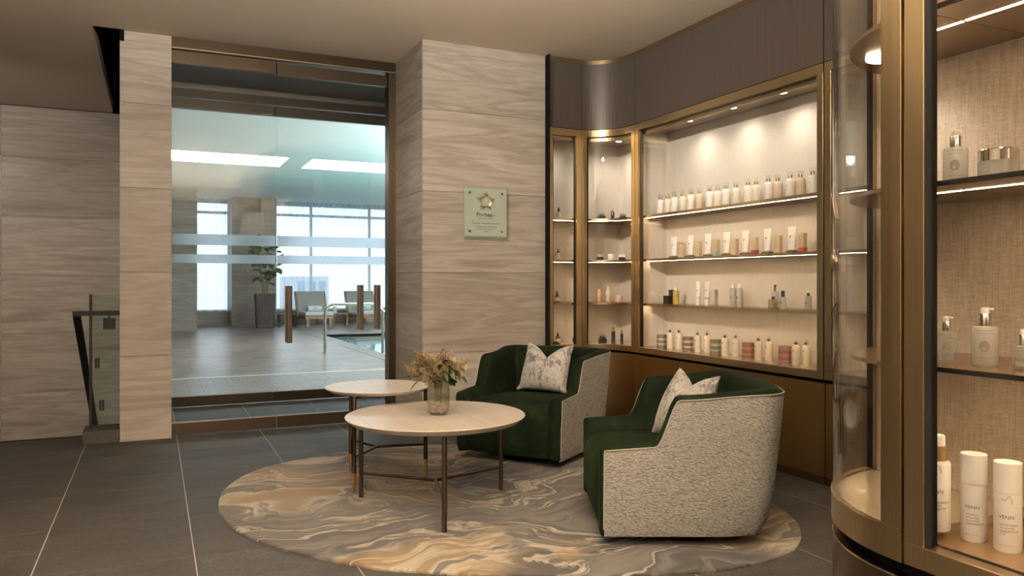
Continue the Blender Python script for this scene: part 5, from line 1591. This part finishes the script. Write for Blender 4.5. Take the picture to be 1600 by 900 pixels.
def make_chair(label, loc, rz):
    t = thing("swivel_armchair", label, "armchair", loc, rz, "green and tweed armchairs")
    pts = chair_path(); N = len(pts)
    tw = bmesh.new(); ve = bmesh.new()
    twr, ver, pipe = [], [], []
    for i, (x, y) in enumerate(pts):
        a = Vector(pts[max(i - 1, 0)]); b = Vector(pts[min(i + 1, N - 1)]); d = (b - a).normalized()
        n = Vector((d.y, -d.x)) * -1.0
        if n.dot(Vector((x + 0.05, y))) < 0:
            n = -n
        t_ = 0.395 - x                                     # distance behind the front edge
        s1 = sstep(0.225, 0.335, t_)
        h = 0.438 + 0.016 * min(1, t_ / 0.22) + (0.662 - 0.454) * s1 + 0.032 * sstep(0.34, 0.80, t_)
        back = max(0.0, min(1.0, (-x - 0.15) / 0.25))
        Tk = 0.088 + 0.035 * back
        lean = 0.010 + 0.052 * back
        zb = 0.050 + 0.05 * max(0, back - 0.5)
        cross = [(-0.012 - 0.045 * back, zb), (0.0 - 0.018 * back, zb + 0.035 + 0.02 * back), (lean * 0.22, 0.25), (lean * 0.72, h * 0.72), (lean, h - 0.018), (lean - 0.002, h - 0.004)]
        twr.append([tw.verts.new((x + n.x * o, y + n.y * o, z)) for o, z in cross])
        cv = [(lean - 0.002, h - 0.004), (lean - 0.010, h + 0.007), (lean - 0.028, h + 0.014), (lean - Tk * 0.5, h + 0.017), (lean - Tk + 0.022, h + 0.011), (lean - Tk + 0.006, h - 0.002), (lean - Tk - 0.002, h - 0.03), (lean * 0.4 - Tk - 0.004, 0.40), (-Tk - 0.004, 0.30)]
        ver.append([ve.verts.new((x + n.x * o, y + n.y * o, z)) for o, z in cv])
        pipe.append((x + n.x * lean, y + n.y * lean, h - 0.002))
    for rr, bmx in ((twr, tw), (ver, ve)):
        for a, b in zip(rr, rr[1:]):
            for k in range(len(a) - 1):
                bmx.faces.new((a[k], a[k + 1], b[k + 1], b[k]))
    # velvet front faces of the two arms, rounded forward
    for e in (0, -1):
        sgn = 1 if e == 0 else -1
        prof = [(v.co.y, v.co.z) for v in twr[e]] + [(v.co.y, v.co.z) for v in ver[e]][1:-2] + [(sgn * 0.297, 0.40), (sgn * 0.297, 0.06)]
        cyy = sum(p[0] for p in prof) / len(prof); czz = sum(p[1] for p in prof) / len(prof)
        r0 = [ve.verts.new((0.395, y, z)) for y, z in prof]
        r1 = [ve.verts.new((0.408, cyy + (y - cyy) * 0.90, czz + (z - czz) * 0.975)) for y, z in prof]
        r2 = [ve.verts.new((0.412, cyy + (y - cyy) * 0.70, czz + (z - czz) * 0.94)) for y, z in prof]
        for a, b in ((r0, r1), (r1, r2)):
            for k in range(len(a)):
                ve.faces.new((a[k], a[(k + 1) % len(a)], b[(k + 1) % len(a)], b[k]))
        ve.faces.new(r2)
        pipe_end = [(0.397, v.co.y, v.co.z) for v in twr[e]]
        if e == 0:
            pipe = pipe_end[1:-1] + pipe
        else:
            pipe = pipe + pipe_end[1:-1][::-1]
    obj("outer_shell", tw, 'tweed', t, True)
    obj("inner_upholstery", ve, 'velvet', t, True, angle=60)
    obj("piping", T(pipe, 0.0032, 6), 'piping', t, True)
    # seat with a waterfall front
    prof = [(-0.29, 0.10), (-0.29, 0.375), (-0.05, 0.402), (0.22, 0.412), (0.32, 0.408), (0.375, 0.392), (0.408, 0.355), (0.420, 0.30), (0.420, 0.16), (0.408, 0.085), (0.395, 0.062), (0.20, 0.062)]
    bm = bmesh.new(); rows = []
    ys = [-0.299, -0.288, -0.26, -0.15, 0, 0.15, 0.26, 0.288, 0.299]
    for y in ys:
        e = 1 - (abs(y) / 0.299) ** 6
        rows.append([bm.verts.new((x - (0.0 if e > 0.5 else 0.012 * (1 - e)) * (1 if x > 0.3 else 0), y, z - (0.016 * (1 - e) if z > 0.3 else 0) + (0.006 * (1 - (y / 0.299) ** 2) if z > 0.37 else 0))) for x, z in prof])
    for a, b in zip(rows, rows[1:]):
        for k in range(len(a)):
            bm.faces.new((a[k], a[(k + 1) % len(a)], b[(k + 1) % len(a)], b[k]))
    bm.faces.new(rows[0][::-1]); bm.faces.new(rows[-1])
    obj("seat", bm, 'velvet', t, True, angle=60)
    obj("swivel_base", L([(0, 0.0), (0.27, 0.0), (0.275, 0.012), (0.26, 0.10), (0, 0.10)], 32), 'black', t, True)
    obj("under_frame", B((-0.25, 0.36, -0.33, 0.33, 0.055, 0.12)), 'black', t)
    return t
CH_R = (2.335, 3.150, RZ); A_R = radians(155.7)
CH_L = (2.405, 4.835, RZ); A_L = radians(216.5)
make_chair("green velvet and tweed armchair nearest the viewer, seen from its tweed side", CH_R, A_R)
make_chair("green velvet and tweed armchair facing the tables, beside the stone pier", CH_L, A_L)
def pillow(label, chair, ang, dx, dy, dz, tilt, yaw=0.0, w=0.40, h=0.37):
    c, s = cos(ang), sin(ang)
    t = thing("throw_pillow", label, "cushion", (chair[0] + c * dx - s * dy, chair[1] + s * dx + c * dy, chair[2] + dz), ang + yaw, "mottled throw pillows")
    bm = bmesh.new(); n = 22
    grid = {}
    for side in (-1, 1):
        for i in range(n + 1):
            for j in range(n + 1):
                u = i / n * 2 - 1; v = j / n * 2 - 1
                if side == 1 and (i in (0, n) or j in (0, n)):
                    grid[(1, i, j)] = grid[(-1, i, j)]; continue
                edge = (1 - abs(u) ** 2.6) * (1 - abs(v) ** 2.6)
                th = 0.085 * max(0, edge) ** 0.55 * (1.0 - 0.25 * (v > 0) * v)
                yy = u * w / 2 * (1 - 0.07 * (1 - v * v)) * (1.0 - 0.02 * v)
                zz = v * h / 2 * (1 - 0.05 * (1 - u * u))
                top = max(0.0, v) ** 1.6
                zz -= top * 0.115 * math.exp(-(abs(u) / 0.42) ** 1.35)
                yy += 0.012 * (1 if u > 0 else -1) * (v < -0.9) * (abs(u) > 0.9)
                th *= 1 - 0.55 * top * math.exp(-(u / 0.25) ** 2)
                dent = 0.020 * math.exp(-(u / 0.12) ** 2) * max(0, v + 0.2)
                grid[(side, i, j)] = bm.verts.new((side * th - (dent * side if side > 0 else 0), yy, zz + h / 2))
    for side in (-1, 1):
        for i in range(n):
            for j in range(n):
                q = [grid[(side, i, j)], grid[(side, i + 1, j)], grid[(side, i + 1, j + 1)], grid[(side, i, j + 1)]]
                try:
                    bm.faces.new(q)
                except ValueError:
                    pass
    bmesh.ops.rotate(bm, verts=bm.verts[:], cent=(0, 0, 0), matrix=Matrix.Rotation(-tilt, 3, 'Y'))
    obj("cover", bm, 'cushion', t, True, angle=80)
    # welt round the edge
    loop = []
    for i in range(n + 1):
        loop.append((-1, i, 0))
    for j in range(1, n + 1):
        loop.append((-1, n, j))
    for i in range(n - 1, -1, -1):
        loop.append((-1, i, n))
    for j in range(n - 1, 0, -1):
        loop.append((-1, 0, j))
    return t
pillow("mottled grey and cream pillow on the armchair beside the stone pier", CH_L, A_L, -0.14, -0.02, 0.405, radians(20), radians(-6), 0.40, 0.36)
pillow("mottled grey and cream pillow on the nearest armchair, partly behind its arm", CH_R, A_R, 0.01, 0.0, 0.405, radians(24), radians(17), 0.40, 0.37)

# ------------------------------------------------------------------ nesting coffee tables
def table(label, c, R, ztop, th, lr, angs, zs, tips):
    t = thing("coffee_table", label, "table", (c[0], c[1], RZ))
    H_ = ztop - RZ
    obj("table_top", L([(0, H_ - th), (R - 0.030, H_ - th), (R - 0.004, H_ - 0.008), (R, H_ - 0.003), (R - 0.003, H_), (0, H_)], 96), 'top', t, True, angle=25)
    for a in angs:
        a = radians(a)
        x, y = lr * cos(a), lr * sin(a)
        lg = obj("leg", T([(x, y, tips), (x, y, H_ - th - 0.002)], 0.0125, 14), 'leg', t, True)
        if tips > 0:
            obj("brass_tip", T([(x, y, 0), (x, y, tips)], 0.0125, 14), 'leg_tip', lg, True)
        obj("stretcher", T([(0, 0, zs), (x * 0.985, y * 0.985, zs)], 0.0085, 10), 'leg', t, True)
        bm = bmesh.new(); quadbox(bm, lr * 0.72, lr - 0.01, -0.006, 0.006, H_ - th - 0.018, H_ - th - 0.001)
        bmesh.ops.rotate(bm, verts=bm.verts[:], cent=(0, 0, 0), matrix=Matrix.Rotation(a, 3, 'Z'))
        obj("top_bracket", bm, 'leg', t)
    return t
table("large round stone topped coffee table carrying the flower vase", (1.363, 3.925), 0.475, 0.495, 0.030, 0.452, (256, 136, 16), 0.132, 0.0)
table("small taller round table with brass tipped legs behind the coffee table", (1.221, 4.587), 0.308, 0.573, 0.024, 0.292, (229, 349, 109), 0.195, 0.105)

# ------------------------------------------------------------------ vase, pebbles, flowers
VX, VY, VZ = 1.374, 3.915, 0.495
t = thing("glass_vase", "ribbed clear glass vase on the large coffee table", "vase", (VX, VY, VZ))
bm = bmesh.new(); rows = []
NV = 72
vp = [(0.030, 0.0), (0.046, 0.004), (0.0555, 0.020), (0.0575, 0.045), (0.0575, 0.108), (0.0560, 0.112), (0.0560, 0.116), (0.0575, 0.120), (0.0575, 0.183)]
for r, z in vp:
    rows.append([bm.verts.new(((r + (0.0014 * cos(k * pi / 1.5) if z > 0.03 and not 0.109 < z < 0.118 else 0)) * cos(2 * pi * k / NV), (r + (0.0014 * cos(k * pi / 1.5) if z > 0.03 and not 0.109 < z < 0.118 else 0)) * sin(2 * pi * k / NV), z)) for k in range(NV)])
for r, z in [(0.0545, 0.183), (0.0545, 0.045), (0.052, 0.020), (0.040, 0.008)]:
    rows.append([bm.verts.new((r * cos(2 * pi * k / NV), r * sin(2 * pi * k / NV), z)) for k in range(NV)])
for a, b in zip(rows, rows[1:]):
    for k in range(NV):
        bm.faces.new((a[k], a[(k + 1) % NV], b[(k + 1) % NV], b[k]))
bm.faces.new(rows[0][::-1]); bm.faces.new(rows[-1])
obj("vase_glass", bm, 'vase', t, True, angle=70)
obj("rim", L([(0.0538, 0.183), (0.0582, 0.183), (0.0582, 0.1855), (0.0538, 0.1855), (0.0538, 0.183)], 48), 'clear', t, True)
bm = bmesh.new()
for k in range(30):
    lay = k // 10
    a = k * 2.4; rr = 0.038 if k % 10 < 7 else 0.014
    ico = bmesh.ops.create_icosphere(bm, subdivisions=2, radius=0.0125 + rnd.random() * 0.003)
    vs = ico['verts']
    bmesh.ops.scale(bm, verts=vs, vec=(1.0, rnd.uniform(0.75, 1), rnd.uniform(0.7, 0.9)))
    bmesh.ops.rotate(bm, verts=vs, cent=(0, 0, 0), matrix=Matrix.Rotation(rnd.uniform(0, 3), 3, 'Z'))
    bmesh.ops.translate(bm, verts=vs, vec=(VX + rr * cos(a) * (0.86 if lay == 0 else 1), VY + rr * sin(a) * (0.86 if lay == 0 else 1), VZ + 0.020 + lay * 0.019 + rnd.uniform(-0.003, 0.003)))
o = obj("pebbles", bm, 'pebble', None, True); o["kind"] = "stuff"; o["label"] = "pale pebbles in the bottom of the ribbed vase"; o["category"] = "pebbles"
t = thing("flower_bouquet", "bouquet of dried golden blossom with dark leaves in the ribbed vase", "flowers", (VX, VY, VZ + 0.05))
def blossom_bm(rad, n, hgt, seed):
    """a panicle: short branchlets tipped with small buds"""
    r = random.Random(seed); bm = bmesh.new()
    for k in range(n):
        s = r.random() ** 0.8
        a = r.random() * 2 * pi; rr = rad * (1 - 0.72 * s) * (0.25 + 0.75 * r.random() ** 0.5)
        p = Vector((rr * cos(a), rr * sin(a), hgt * s + r.uniform(-0.006, 0.006)))
        q = r.uniform(0.0030, 0.0055)
        v = [bm.verts.new(p + Vector(o_) * q) for o_ in ((1, 0, 0), (-0.5, 0.87, 0), (-0.5, -0.87, 0), (0, 0, 1.3), (0, 0, -1.1))]
        for f in ((0, 1, 3), (1, 2, 3), (2, 0, 3), (1, 0, 4), (2, 1, 4), (0, 2, 4)):
            bm.faces.new([v[i] for i in f])
    return bm
heads = [obj("blossom", blossom_bm(0.034, 100, 0.080, 3), 'bloom', t), obj("blossom", blossom_bm(0.036, 100, 0.066, 5), 'bloom2', t), obj("blossom", blossom_bm(0.027, 80, 0.095, 9), 'bloom', t)]
used = set()
spots = []
for k in range(36):
    a = k * 2.399 + 0.3; rr = (0.010 + 0.108 * ((k + 0.5) / 36) ** 0.6)
    spots.append((rr * cos(a), rr * sin(a) * 0.9, 0.222 - 0.72 * rr + rnd.uniform(-0.015, 0.03)))
for k, (x, y, z) in enumerate(spots):
    o = heads[k % 3]
    if k % 3 in used:
        o = o.copy(); COL.objects.link(o); o.parent = t
    used.add(k % 3)
    d = Vector((x * 2.2, y * 2.2, 0.22)).normalized()
    o.location = (x, y, z); o.rotation_euler = d.to_track_quat('Z', 'Y').to_euler(); s = rnd.uniform(0.85, 1.15); o.scale = (s, s, s)
    obj("stem", T([(x * 0.12, y * 0.12, -0.02), (x * 0.22, y * 0.22, 0.13), (x * 0.75, y * 0.75, z - 0.02), (x, y, z + 0.05)], 0.0018, 5), 'stem_green', t, True)
lf = obj("leaf", leaf_bm(0.075, 0.013, 4, 0.35, 0.3), 'leaf', t, True)
lf.location = (0.02, 0, 0.16)
for k in range(80):
    a = rnd.uniform(0, 2 * pi); rr = rnd.uniform(0.01, 0.105)
    place_leaf(lf, t, (rr * cos(a), rr * sin(a), 0.150 + rnd.uniform(-0.012, 0.085) - 0.2 * rr), a + rnd.uniform(-0.7, 0.7), rnd.uniform(-0.9, 0.5), rnd.uniform(0.75, 1.25))
